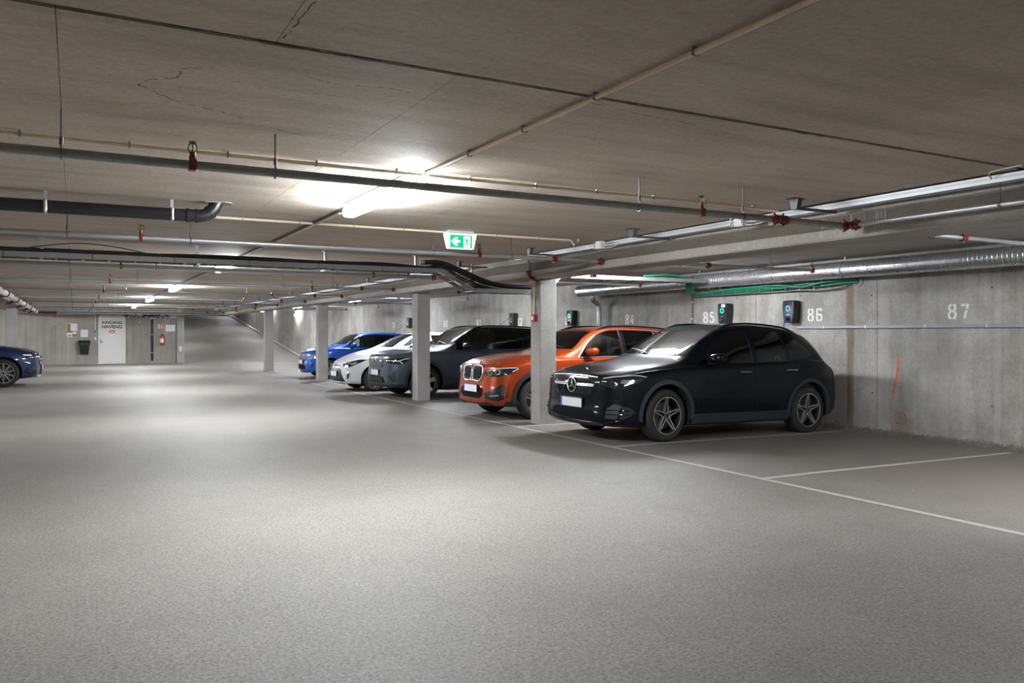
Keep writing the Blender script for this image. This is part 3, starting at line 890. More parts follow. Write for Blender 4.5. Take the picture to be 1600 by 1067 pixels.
for x in (-4.4, -2.2, -0.35, 1.45, 3.2, 4.6):
    mb = MB().box(x - 0.02, x + 0.02, -0.02, 0.02, 0.0, ZC - 2.40).box(x - 0.045, x + 0.045, -0.04, 0.04, ZC - 2.406, ZC - 2.40).box(x - 0.02, x + 0.02, -0.19, 0.19, -0.05, -0.032)
    ob('ceiling_bracket', mb, 'galv', t)
for k in range(9):
    x = -3.6 + k * 0.95
    ob('cable_tie', MB().box(x, x + 0.008, -0.168, -0.164, -0.035, 0.07), 'black_cable', t)
rc = random.Random(5)
for k in range(9):
    yo = -0.11 + 0.027 * k
    zo = 0.006
    pts = [(-7.6, yo, zo), (-5, yo + rc.uniform(-.001, .001), zo + rc.uniform(0, .03))]
    for x in (-3.2, -1.8, -0.8, 0.2, 1.2, 2.2, 3.2, 4.0):
        pts.append((x, yo + rc.uniform(-.001, .001), zo + rc.uniform(0.025, .085)))
    pts += [(4.7, yo, zo + 0.05), (5.0, yo, 0.03 + rc.uniform(0, .05)), (5.5, yo, -0.20 + rc.uniform(-0.03, .05)), (6.0, yo, -0.25), (6.72, yo, -0.26)]
    o = ob('ladder_cable', MB().tube([(p[0], p[1] + 11.55, p[2] + 2.40) for p in spline(pts, 4)], 0.0125, 7), 'black_cable', None, True)
    tag(o, 'black cable lying in the cable ladder across the aisle', 'cable', 'black cables in the ladder')
o = ob('loose_cable', MB().tube(spline([(-1.0, 11.4, 2.45), (-0.6, 11.4, 2.47), (-0.25, 11.4, 2.53), (0.1, 11.4, 2.565), (0.45, 11.4, 2.54), (0.8, 11.4, 2.48), (1.1, 11.4, 2.45)], 5), 0.006, 6), 'black_cable', None, True)
tag(o, 'thin black cable arching up loose above the cable ladder', 'cable')
for k in range(3):
    yo = 11.46 + 0.08 * k
    pts = [(4.7, yo, 2.535), (5.0, yo, 2.53), (5.4, yo, 2.40), (5.75, yo, 2.27), (6.1, yo, 2.21), (6.4, yo, 2.20), (6.72, yo, 2.20)]
    o = ob('thick_cable', MB().tube(spline(pts, 5), 0.03, 9), 'black_cable', None, True)
    tag(o, 'thick black cable sagging under the beam beside the first column', 'cable', 'thick sagging cables')
# white conduits on the bay part of the ladder
for k in range(3):
    o = ob('white_conduit', MB().cyl((7.14 + 0.1 * k, 11.43 + 0.1 * k, 2.412), (10.26, 11.43 + 0.1 * k, 2.412), 0.022, 9), 'plastic_white', None, True)
    tag(o, 'pale plastic conduit lying on the ladder in the bays', 'conduit', 'pale conduits on the ladder')

# ------------------------------------------------------------------ white trunking along the beam
t = thing('cable_trunking', 'white metal cable trunking running along the beam', 'trunking', (6.03, 0, 2.585))
for a, b in ((YB + 0.3, 10.9), (12.6, YE - 0.5)):
    pf = [(-0.05, -0.025), (-0.05, 0.03), (-0.044, 0.03), (-0.044, 0.006), (-0.05, 0.002), (-0.044, -0.002), (-0.044, -0.019), (0.05, -0.019), (0.05, 0.03), (0.056, 0.03), (0.056, -0.025)]
    ob('channel', MB().prism(pf, b - a, lambda u, v, d: (u, a + d, v)), 'tray', t)
    ob('groove', MB().box(-0.0515, -0.05, a, b, 0.001, 0.003), 'galv_dark', t)
    ob('groove', MB().box(-0.0515, -0.05, a, b, 0.010, 0.012), 'galv_dark', t)
y = 0.34
while y < 40:
    mb = MB().box(-0.53, -0.39, y - 0.05, y + 0.05, ZC - 2.585 - 0.006, ZC - 2.585)
    mb.prism([(-0.05, 0.04), (0.05, 0.04), (0.03, -0.05), (-0.03, -0.05)], 0.05, lambda u, v, d: (-0.48 + d, y + u, v))
    mb.box(-0.47, 0.06, y - 0.012, y + 0.012, -0.05, -0.028)
    ob('bracket', mb, 'galv_dark', t)
    y += 2.35
for yy, lab in ((6.07, 'white junction box with looping cables on the trunking by the first pipe'), (8.55, 'white junction box on the trunking by the exit sign conduit')):
    t = thing('junction_box', lab, 'junction box', (5.93, yy, 2.575))
    ob('box', MB().box(-0.035, 0.035, -0.06, 0.06, -0.05, 0.05, 0.006), 'plastic_white', t)
    ob('lid', MB().box(-0.042, -0.034, -0.052, 0.052, -0.042, 0.042, 0.003), 'plastic_white', t)
    for k in range(3):
        ob('lead', MB().tube(spline([(0, -0.06, -0.03 + 0.03 * k), (-0.03, -0.14, -0.05 + 0.03 * k), (0.0, -0.26, -0.045 + 0.03 * k), (0.05, -0.34, 0.0)], 5), 0.005, 6), 'plastic_white', t, True)
        ob('lead', MB().tube(spline([(0, 0.06, -0.02 + 0.03 * k), (-0.03, 0.11, -0.04 + 0.04 * k), (0.03, 0.16, 0.0)], 5), 0.005, 6), 'plastic_white', t, True)
t = thing('cable_loop', 'small pale cable loop between ceiling and trunking', 'cable', (5.9, 3.45, 2.6))
ob('cable', MB().tube(spline([(0.06, 0.1, -0.01), (0.0, 0.08, 0.015), (-0.06, 0.0, 0.02), (-0.08, -0.2, 0.022)], 5), 0.006, 6), 'beige_pipe', t, True)
# red sprinkler drops by the first column
for k, (xx, yy) in enumerate(((5.98, 12.45), (6.12, 10.74))):
    t = thing('sprinkler_drop', 'red jointed sprinkler fitting hanging beside the first column', 'pipe fitting', (xx, yy, 2.30), 0, 'red fittings by the first column')
    ob('elbow', MB().tube([(0, 0, 0.10), (0, 0, 0.05), (0.03, -0.01, 0.0), (0.09, -0.03, -0.04), (0.13, -0.04, -0.06)], 0.026, 10), 'red_paint', t, True)
    for q in ((0, 0, 0.08), (0.05, -0.015, -0.015), (0.12, -0.035, -0.055)):
        ob('clamp', MB().box(q[0] - 0.036, q[0] + 0.036, q[1] - 0.036, q[1] + 0.036, q[2] - 0.022, q[2] + 0.022, 0.014), 'red_paint', t)
    ob('hanger', MB().cyl((0, 0, 0.1), (0, 0, ZC - 2.30), 0.018, 8), 'galv_dull', t, True)
for xx, yy in ((6.85, 10.75), (6.95, 10.2)):
    t = thing('pipe_fitting', 'small red pipe coupling beyond the first column', 'pipe fitting', (xx, yy, 2.33), 0, 'red couplings beyond the column')
    ob('clamp', MB().box(-0.04, 0.04, -0.05, 0.05, -0.035, 0.035, 0.015), 'red_paint', t)
    ob('stub', MB().cyl((0, 0, 0), (0, 0, ZC - 2.33), 0.014, 8), 'galv', t, True)

# ------------------------------------------------------------------ spiral duct on the wall
t = thing('spiral_duct', 'large shiny spiral ventilation duct along the numbered wall', 'duct', (10.47, 0, 2.425))
R0 = 0.125
mb = MB()
ys = 15.9; ye = YB + 0.5
n = 32
step = 0.022
vs = []; fs = []
pos = []
y = ye
pos.append((y, R0))
y = -1.0
while y < ys:
    pos.append((y, R0)); pos.append((y + 0.048, R0)); pos.append((y + 0.052, R0 + 0.003)); pos.append((y + 0.060, R0 + 0.003))
    y += 0.064
mb.lathe([(r, yy) for yy, r in pos], 'y', n)
ob('duct_tube', mb, 'duct', t, True, 18)
ob('end_cap', MB().lathe([(R0 + 0.004, ys - 0.03), (R0 + 0.004, ys + 0.03), (R0 - 0.02, ys + 0.045), (0.001, ys + 0.05)], 'y', n), 'duct', t, True)
y = -8.0
while y < 15:
    mb = MB().cyl((0, y - 0.012, 0), (0, y + 0.012, 0), R0 + 0.010, 20)
    mb.box(-0.006, 0.006, y - 0.01, y + 0.01, R0, ZC - 2.425)
    ob('duct_strap', mb, 'galv_dull', t, True)
    y += 3.3
ob('branch_duct', MB().tube([(0.02, 15.45, -0.08), (0.02, 15.45, -0.16), (0.06, 15.45, -0.24), (0.13, 15.45, -0.28), (0.2, 15.45, -0.34), (0.22, 15.45, -0.5), (0.22, 15.45, -2.3)], 0.055, 14), 'duct', t, True)
y = -0.52
while y > -2.2:
    ob('duct_seam', MB().cyl((0.22, 15.45, y), (0.22, 15.45, y + 0.012), 0.059, 14), 'duct', t, True)
    y -= 0.14
# ------------------------------------------------------------------ green cables on the wire tray
t = thing('wire_tray', 'wire mesh tray fixed to the wall under the duct', 'cable tray', (XW, 0, 2.22))
for zz in (-0.05, 0.06):
    ob('wire', MB().cyl((-0.02, 8.9, zz), (-0.02, 12.2, zz), 0.004, 6), 'galv', t)
for xx in (-0.1, -0.18):
    ob('wire', MB().cyl((xx, 8.9, -0.055), (xx, 12.2, -0.055), 0.004, 6), 'galv', t)
y = 8.95
while y < 12.2:
    ob('wire', MB().tube([(-0.01, y, 0.11), (-0.01, y, -0.055), (-0.2, y, -0.055), (-0.2, y, 0.0)], 0.004, 5), 'galv', t)
    ob('wire_clip', MB().box(-0.022, 0.0, y - 0.018, y + 0.018, 0.06, 0.115), 'plastic_white', t)
    y += 0.3
def wcable(name, pts, r, mat, label, group=None):
    o = ob(name, MB().tube(spline(pts, 6), r, 9), mat, None, True)
    tag(o, label, 'cable', group)
for k in range(4):
    xo = 0.042 * k
    yo = 0.05 * k
    a, b = (-1, 1)[k % 2] * 0.021, (-1, 1)[k // 2] * 0.021
    w = 0.035 if k % 2 else -0.01
    pts = [(8.9 + 0.1 * k, 11.48 + yo, 2.46), (9.5, 11.5 + yo, 2.50), (10.05, 11.6 + yo, 2.45), (10.24, 11.75 + yo, 2.31), (10.46 - xo * 0.4, 11.88 + yo, 2.21), (10.75 - xo, 11.7 + yo * 0.6, 2.195 + 0.01 * k),
           (10.76 - xo, 11.2, 2.19 + 0.02 * k), (10.76 - xo, 10.5, 2.205 + 0.02 * k), (10.76 - xo, 10.0, 2.23 + w), (10.76 - xo, 9.5, 2.25 - w), (10.77 - xo * 0.9, 9.1, 2.245 + b), (10.79 - xo * 0.5, 8.78 + a, 2.265 + b), (10.838, 8.57 + a, 2.27 + b)]
    wcable('green_cable', pts, 0.019, 'green_cable', 'thick green cable sagging along the wall tray under the duct', 'green cables under the duct')
wcable('yellow_cable', [(10.2, 12.0, 2.36), (10.6, 11.9, 2.30), (10.75, 11.4, 2.27), (10.78, 10.8, 2.285), (10.79, 10.0, 2.31), (10.79, 9.4, 2.32)], 0.008, 'yellow_cable', 'thin yellow earth cable above the green cables')
wcable('grey_cable', [(10.6, 12.1, 2.2), (10.75, 11.6, 2.155), (10.77, 10.8, 2.155), (10.77, 10.0, 2.165), (10.78, 9.3, 2.14), (10.8, 8.9, 2.16), (10.86, 8.62, 2.24)], 0.008, 'galv_dark', 'thin grey cable hanging lowest under the green cables')
t = thing('wall_sleeve', 'round concrete-filled sleeve where green cables enter the wall', 'sleeve', (XW, 8.55, 2.27))
ob('ring', MB().lathe([(0.085, 0.0), (0.085, -0.02), (0.065, -0.022), (0.065, 0.0)], 'x', 20), 'column', t, True)
ob('filling', MB().cyl((-0.008, 0, 0), (0.002, 0, 0), 0.068, 18), 'column', t)
# vertical conduit and grey rail on the wall
t = thing('wall_conduit', 'thin grey conduit dropping down the wall beside number 85', 'conduit', (XW - 0.018, 12.42, 1.3))
ob('conduit', MB().cyl((0, 0, -0.9), (0, 0, 0.95), 0.016, 8), 'galv_dark', t, True)
for z in (-0.3, 0.1, 0.42, 0.75):
    ob('clip', MB().box(-0.02, 0.018, -0.02, 0.02, z, z + 0.02), 'plastic_white', t)
t = thing('wall_rail', 'long grey cable rail fixed along the wall under number 87', 'rail', (XW, 0, 1.545))
ob('rail', MB().box(-0.04, 0, -6, 9.75, -0.024, 0.024, 0.005), 'rail_grey', t)
for y in (-2, 0, 2, 4.2, 5.6, 6.5, 7.4, 8.4, 9.2):
    ob('joint_clip', MB().box(-0.043, -0.001, y - 0.006, y + 0.006, -0.028, 0.028), 'tray', t)

# ------------------------------------------------------------------ wall chargers
def charger(y, led, label, sticker=False, lead=False, group=None):
    t = thing('wall_charger', label, 'charger', (XW, y, 1.62), 0, group)
    front = [(-0.10, 0.0), (0.10, 0.0), (0.125, 0.12), (0.135, 0.30), (0.13, 0.37), (0.11, 0.385), (-0.11, 0.385), (-0.13, 0.37), (-0.135, 0.30), (-0.125, 0.12)]
    mb = MB()
    n = len(front)
    vs = []
    for d, s in ((0.0, 0.96), (-0.10, 1.0), (-0.15, 0.97), (-0.165, 0.88)):
        vs += [(d, a * s, 0.19 + (b - 0.19) * s) for a, b in front]
    fs = [(i + k * n, (i + 1) % n + k * n, (i + 1) % n + (k + 1) * n, i + (k + 1) * n) for k in range(3) for i in range(n)]
    fs += [tuple(range(n)), tuple(reversed(range(3 * n, 4 * n)))]
    mb.add(vs, fs)
    ob('case', mb, 'charger', t, True, 40)
    ob('led_ring', MB().lathe([(0.046, -0.165), (0.046, -0.169), (0.035, -0.169), (0.035, -0.165)], 'x', 20, (0, 0, 0.245)), led, t)
    ob('led_face', MB().cyl((-0.164, 0, 0.245), (-0.167, 0, 0.245), 0.035, 16), 'charger', t)
    ob('socket', MB().lathe([(0.04, -0.12), (0.04, -0.185), (0.03, -0.19), (0.001, -0.17)], 'x', 16, (0, 0, 0.075)), 'plastic_black', t, True)
    ob('badge', MB().box(-0.167, -0.163, -0.03, 0.03, 0.13, 0.142), 'galv', t)
    if sticker:
        ob('sticker', MB().box(-0.167, -0.16, -0.08, 0.02, 0.31, 0.365), 'paper', t)
    if lead:
        ob('lead', MB().tube(spline([(-0.17, 0, 0.08), (-0.24, 0.0, 0.06), (-0.25, 0.01, -0.04), (-0.22, 0.03, -0.2), (-0.12, 0.05, -0.8), (-0.1, 0.06, -1.4), (-0.12, 0.1, -1.60)], 6), 0.012, 8), 'blue_cable', t, True)
        ob('plug', MB().cyl((-0.17, 0, 0.078), (-0.25, 0, 0.06), 0.026, 10), 'blue_paint', t, True)
    return t
charger(9.83, 'led_blue', 'dark wall charger with a blue light ring and plugged-in blue lead', lead=True)
charger(11.42, 'led_green', 'dark wall charger with a green light ring and white sticker', sticker=True)
charger(16.75, 'led_green', 'dark wall charger with a green light above the orange car')
charger(19.75, 'plastic_black', 'dark unlit wall charger beside number 82')
charger(27.7, 'plastic_black', 'dark unlit wall charger above the white hatchback', lead=False)

# ------------------------------------------------------------------ the end wall's door and fittings
d = struct(bpy.data.objects.new('door_1', None)); COL.objects.link(d); d.location = (1.55, YE, 0)
tag(d, 'white steel door lettered INNGANG HAVENG in the end wall', 'door')
ob('leaf', MB().box(-0.52, 0.52, 0.0, 0.05, 0.01, 2.20, 0.004), 'door_white', d)
mb = MB()
for a, b, z0, z1 in ((-0.57, -0.52, 0, 2.26), (0.52, 0.57, 0, 2.26), (-0.57, 0.57, 2.205, 2.26)):
    mb.box(a, b, -0.03, 0.06, z0, z1)
ob('frame', mb, 'door_white', d)
hd = ob('handle', MB().box(-0.485, -0.445, -0.012, 0.0, 0.96, 1.12, 0.004).cyl((-0.465, 0, 1.02), (-0.465, -0.05, 1.02), 0.01, 8).cyl((-0.47, -0.05, 1.02), (-0.34, -0.05, 1.02), 0.010, 8), 'galv_dark', d)
ob('lock', MB().cyl((-0.465, 0, 1.17), (-0.465, -0.012, 1.17), 0.022, 10), 'galv_dark', d)
def text(body, x, y, z, width, height, parent, mat, nm='lettering', offset=0.012):
    cu = bpy.data.curves.new('t', 'FONT')
    cu.body = body
    cu.offset = offset
    cu.extrude = 0.002
    cu.align_x = 'CENTER'
    tmp = bpy.data.objects.new('t', cu)
    COL.objects.link(tmp)
    dg = bpy.context.evaluated_depsgraph_get()
    me = bpy.data.meshes.new_from_object(tmp.evaluated_get(dg))
    bpy.data.objects.remove(tmp)
    xs_ = [v.co.x for v in me.vertices]; ys_ = [v.co.y for v in me.vertices]
    w0 = max(xs_) - min(xs_); h0 = max(ys_) - min(ys_)
    cx = (max(xs_) + min(xs_)) / 2; y0 = min(ys_)
    for v in me.vertices:
        a = (v.co.x - cx) / w0 * width
        b = (v.co.y - y0) / h0 * height
        v.co = (x + a, y - 0.001 - v.co.z * 0.5, z + b)
    me.materials.clear()
    me.name = nm
    return link(nm, me, mat, parent)
text('INNGANG', 0, -0.002, 1.86, 0.84, 0.135, d, 'text_black', offset=0.026)
text('HAVENG', 0, -0.002, 1.66, 0.84, 0.150, d, 'text_black', offset=0.026)
sg = ob('door_sign', MB().box(-0.11, 0.11, -0.006, 0.0, 1.44, 1.57), 'red_bright', d)
ob('sign_mark', MB().prism([(-0.07, 1.47), (0.07, 1.47), (0.07, 1.5), (0.03, 1.53), (0, 1.55), (-0.03, 1.53), (-0.07, 1.5)], 0.002, lambda u, v, dd: (u, -0.006 - dd, v)), 'plastic_white', sg)
# notices
t = thing('notice_board', 'cork notice board with white papers on the end wall', 'notice board', (0.0 - 0.06, YE, 1.26))
ob('board', MB().box(-0.24, 0.2, -0.02, 0, 0, 0.62, 0.004), 'plastic_white', t)
ob('cork', MB().box(-0.225, 0.185, -0.024, -0.018, 0.015, 0.605), 'cork', t)
for a, b, c, e in ((-0.08, 0.18, 0.28, 0.60), (-0.22, -0.02, 0.02, 0.20), (0.0, 0.15, 0.13, 0.25)):
    ob('paper', MB().box(a, b, -0.027, -0.024, c, e), 'paper', t)
ob('print', MB().box(-0.18, -0.06, -0.028, -0.027, 0.05, 0.09), 'text_black', t)
o = ob('notice_sheet', MB().box(0.26, 0.56, YE - 0.008, YE, 1.25, 1.6), 'paper'); tag(o, 'single pale notice sheet between cork board and intercom', 'notice')
t = thing('waste_bin', 'black plastic waste bin hung on the end wall', 'bin', (0.41, YE, 0.45))
ob('bucket', MB().add([(-0.17, -0.24, 0.08), (0.17, -0.24, 0.08), (0.17, -0.01, 0.0), (-0.17, -0.01, 0.0), (-0.21, -0.30, 0.48), (0.21, -0.30, 0.48), (0.21, 0, 0.48), (-0.21, 0, 0.48)], [(0, 1, 2, 3), (0, 1, 5, 4), (1, 2, 6, 5), (2, 3, 7, 6), (3, 0, 4, 7), (4, 5, 6, 7)]), 'plastic_black', t)
ob('lid', MB().prism([(-0.32, 0.44), (-0.32, 0.56), (-0.22, 0.65), (0.0, 0.65), (0.0, 0.44)], 0.48, lambda u, v, dd: (-0.24 + dd, u, v)), 'plastic_black', t)
t = thing('intercom', 'grey intercom panel beside the white door', 'intercom', (0.86, YE, 1.3))
ob('panel', MB().box(-0.07, 0.07, -0.05, 0, 0.0, 0.30, 0.01), 'galv_dull', t)
ob('button', MB().cyl((0, -0.05, 0.2), (0, -0.058, 0.2), 0.03, 12), 'blue_paint', t)
ob('conduit', MB().cyl((0, -0.02, 0.3), (0, -0.02, 1.2), 0.02, 8), 'plastic_white', t)
ob('key_tag', MB().box(-0.04, 0.04, -0.015, 0, -0.16, -0.05, 0.01), 'plastic_white', t)
# sprinkler valve group
t = thing('sprinkler_valve', 'blue sprinkler valve with red pipe fittings high on the end wall', 'valve', (3.22, YE - 0.14, 2.28))
ob('valve_body', MB().box(-0.13, 0.13, -0.1, 0.1, -0.09, 0.14, 0.03), 'blue_paint', t)
ob('hand_wheel', MB().lathe([(0.10, -0.10), (0.10, -0.13), (0.07, -0.13), (0.07, -0.10)], 'y', 16), 'blue_paint', t)
ob('bottom_flange', MB().cyl((0, 0, -0.09), (0, 0, -0.18), 0.065, 14), 'white_pipe', t, True)
ob('pipe', MB().cyl((-0.75, 0, 0), (-0.13, 0, 0), 0.03, 10).cyl((0.13, 0, 0), (0.75, 0, 0), 0.03, 10), 'red_paint', t, True)
ob('pipe', MB().cyl((-1.05, 0, 0.14), (-0.72, 0, 0.0), 0.032, 10), 'galv', t, True)
ob('pipe', MB().cyl((-0.62, -0.01, 0), (-0.38, -0.01, 0), 0.034, 10).cyl((0.3, -0.01, 0.01), (0.55, -0.01, 0.01), 0.034, 10), 'white_pipe', t, True)
for x in (-1.06, -0.3, 0.32):
    ob('clamp', MB().box(x - 0.07, x + 0.07, -0.07, 0.07, -0.11, 0.06, 0.03), 'red_paint', t)
    ob('cap', MB().cyl((x + 0.03, -0.07, -0.09), (x + 0.1, -0.10, -0.09), 0.035, 10), 'white_pipe', t, True)
ob('gauge', MB().cyl((-0.52, 0.02, -0.34), (-0.52, -0.02, -0.34), 0.055, 16), 'blue_paint', t)
ob('gauge_face', MB().cyl((-0.52, -0.02, -0.34), (-0.52, -0.024, -0.34), 0.036, 16), 'plastic_white', t)
ob('gauge_stem', MB().cyl((-0.5, 0, -0.29), (-0.48, 0, -0.02), 0.008, 6), 'galv', t)
mb = MB()
for x in (0.6, 0.78):
    mb.box(x, x + 0.03, -0.02, 0.02, -0.28, 0.02)
mb.box(0.6, 0.81, -0.02, 0.02, -0.28, -0.25)
ob('bracket', mb, 'galv', t)
t = thing('standpipe', 'black vertical standpipe below the blue valve', 'pipe', (3.25, YE - 0.10, 0.14))
ob('pipe', MB().cyl((0, 0, 0.06), (0, 0, 1.96), 0.055, 14), 'plastic_black', t, True)
ob('foot', MB().tube([(0, 0, 0.1), (0.0, 0, 0.04), (0.01, -0.02, 0.0)], 0.05, 12), 'plastic_black', t, True)
for z in (0.36, 1.22):
    ob('clamp', MB().cyl((0, 0, z), (0, 0, z + 0.03), 0.064, 14).box(-0.07, 0.07, 0.04, 0.10, z, z + 0.03), 'galv', t)
t = thing('emergency_light', 'white emergency light by the end of the wall', 'light', (4.16, YE, 2.16))
ob('body', MB().prism([(0, 0), (-0.16, 0), (-0.16, 0.09), (-0.06, 0.24), (0, 0.24)], 0.26, lambda u, v, dd: (-0.1 + dd, u, v)), 'plastic_white', t)
t = thing('fire_sign', 'red and white fire extinguisher sign on the end wall', 'sign', (3.68, YE, 1.66))
ob('plate', MB().box(-0.15, 0.15, -0.006, 0, 0, 0.2), 'plastic_white', t)
ob('red_field', MB().box(-0.08, 0.14, -0.008, -0.005, 0.015, 0.185), 'red_bright', t)
ob('symbol', MB().box(-0.05, 0.01, -0.010, -0.007, 0.035, 0.15).box(0.04, 0.06, -0.010, -0.007, 0.035, 0.165).box(0.09, 0.11, -0.010, -0.007, 0.035, 0.165), 'plastic_white', t)
o = ob('notice_sheet', MB().box(3.86, 4.28, YE - 0.008, YE, 1.52, 1.83), 'paper'); tag(o, 'wide pale notice sheet beside the red fire sign', 'notice')
t = thing('fire_extinguisher', 'red fire extinguisher hung on the end wall', 'extinguisher', (3.68, YE - 0.11, 0.86))
ob('cylinder', MB().lathe([(0.001, 0.0), (0.08, 0.005), (0.09, 0.03), (0.09, 0.36), (0.07, 0.43), (0.03, 0.46), (0.03, 0.48)], 'z', 18), 'red_bright', t, True)
ob('label_wrap', MB().lathe([(0.0915, 0.12), (0.0915, 0.32)], 'z', 18), 'plastic_white', t, True)
ob('valve_head', MB().box(-0.03, 0.03, -0.05, 0.03, 0.47, 0.53, 0.006).box(-0.015, 0.015, -0.12, 0.02, 0.53, 0.55), 'plastic_black', t)
ob('hose', MB().tube(spline([(0.03, 0, 0.5), (0.1, 0, 0.45), (0.105, -0.02, 0.25), (0.1, -0.02, 0.08)], 5), 0.011, 7), 'plastic_black', t, True)
ob('wall_bracket', MB().box(-0.04, 0.04, 0.085, 0.11, 0.3, 0.42), 'galv_dark', t)
t = thing('switch_box', 'small white switch box on the pier by the ramp', 'switch', (4.5, YE - 0.12, 0.56))
ob('box', MB().box(-0.06, 0.06, -0.05, 0, 0.0, 0.24, 0.008), 'plastic_white', t)
for z in (0.03, 0.13):
    ob('rocker', MB().box(-0.035, 0.035, -0.058, -0.048, z, z + 0.08, 0.004), 'housing', t)
# red and white sprinkler main along the opposite bays
t = thing('sprinkler_main', 'white sprinkler main with red couplings along the opposite bays', 'pipe', (-1.42, 0, 2.38))
ob('pipe', MB().cyl((0, 13.2, 0), (0, YE - 1.6, 0), 0.075, 16), 'white_pipe', t, True)
ob('side_pipe', MB().cyl((-0.16, 13.2, -0.06), (-0.16, YE - 1.6, -0.06), 0.026, 10), 'galv_dull', t, True)
y = 14.6
while y < YE - 2:
    ob('coupling', MB().cyl((0, y - 0.07, 0), (0, y - 0.015, 0), 0.098, 16).cyl((0, y + 0.015, 0), (0, y + 0.07, 0), 0.098, 16).cyl((0, y - 0.05, 0), (0, y + 0.05, 0), 0.088, 16), 'red_paint', t, True)
    ob('outlet', MB().cyl((0.02, y, 0.02), (0.05, y, 0.13), 0.03, 10).cyl((-0.04, y, -0.05), (-0.2, y, -0.12), 0.04, 10), 'red_paint', t, True)
    y += 3.85
ob('end_elbow', MB().tube([(0, YE - 1.7, 0), (0, YE - 1.5, 0), (0.08, YE - 1.4, -0.03), (0.3, YE - 1.4, -0.05), (0.75, YE - 1.4, -0.05)], 0.06, 12), 'red_paint', t, True)
o = thing('collector_pipe', 'long galvanised pipe in front of the end wall above the door', 'pipe', (0, YE - 1.4, 2.33))
ob('pipe', MB().cyl((-0.68, 0, 0), (6.0, 0, 0), 0.045, 14), 'galv', o, True)
for x in (0.1, 2.0, 3.9, 5.6):
    ob('hanger_rod', MB().cyl((x, 0, 0.03), (x, 0, ZC - 2.33), 0.006, 6), 'galv_dark', o)

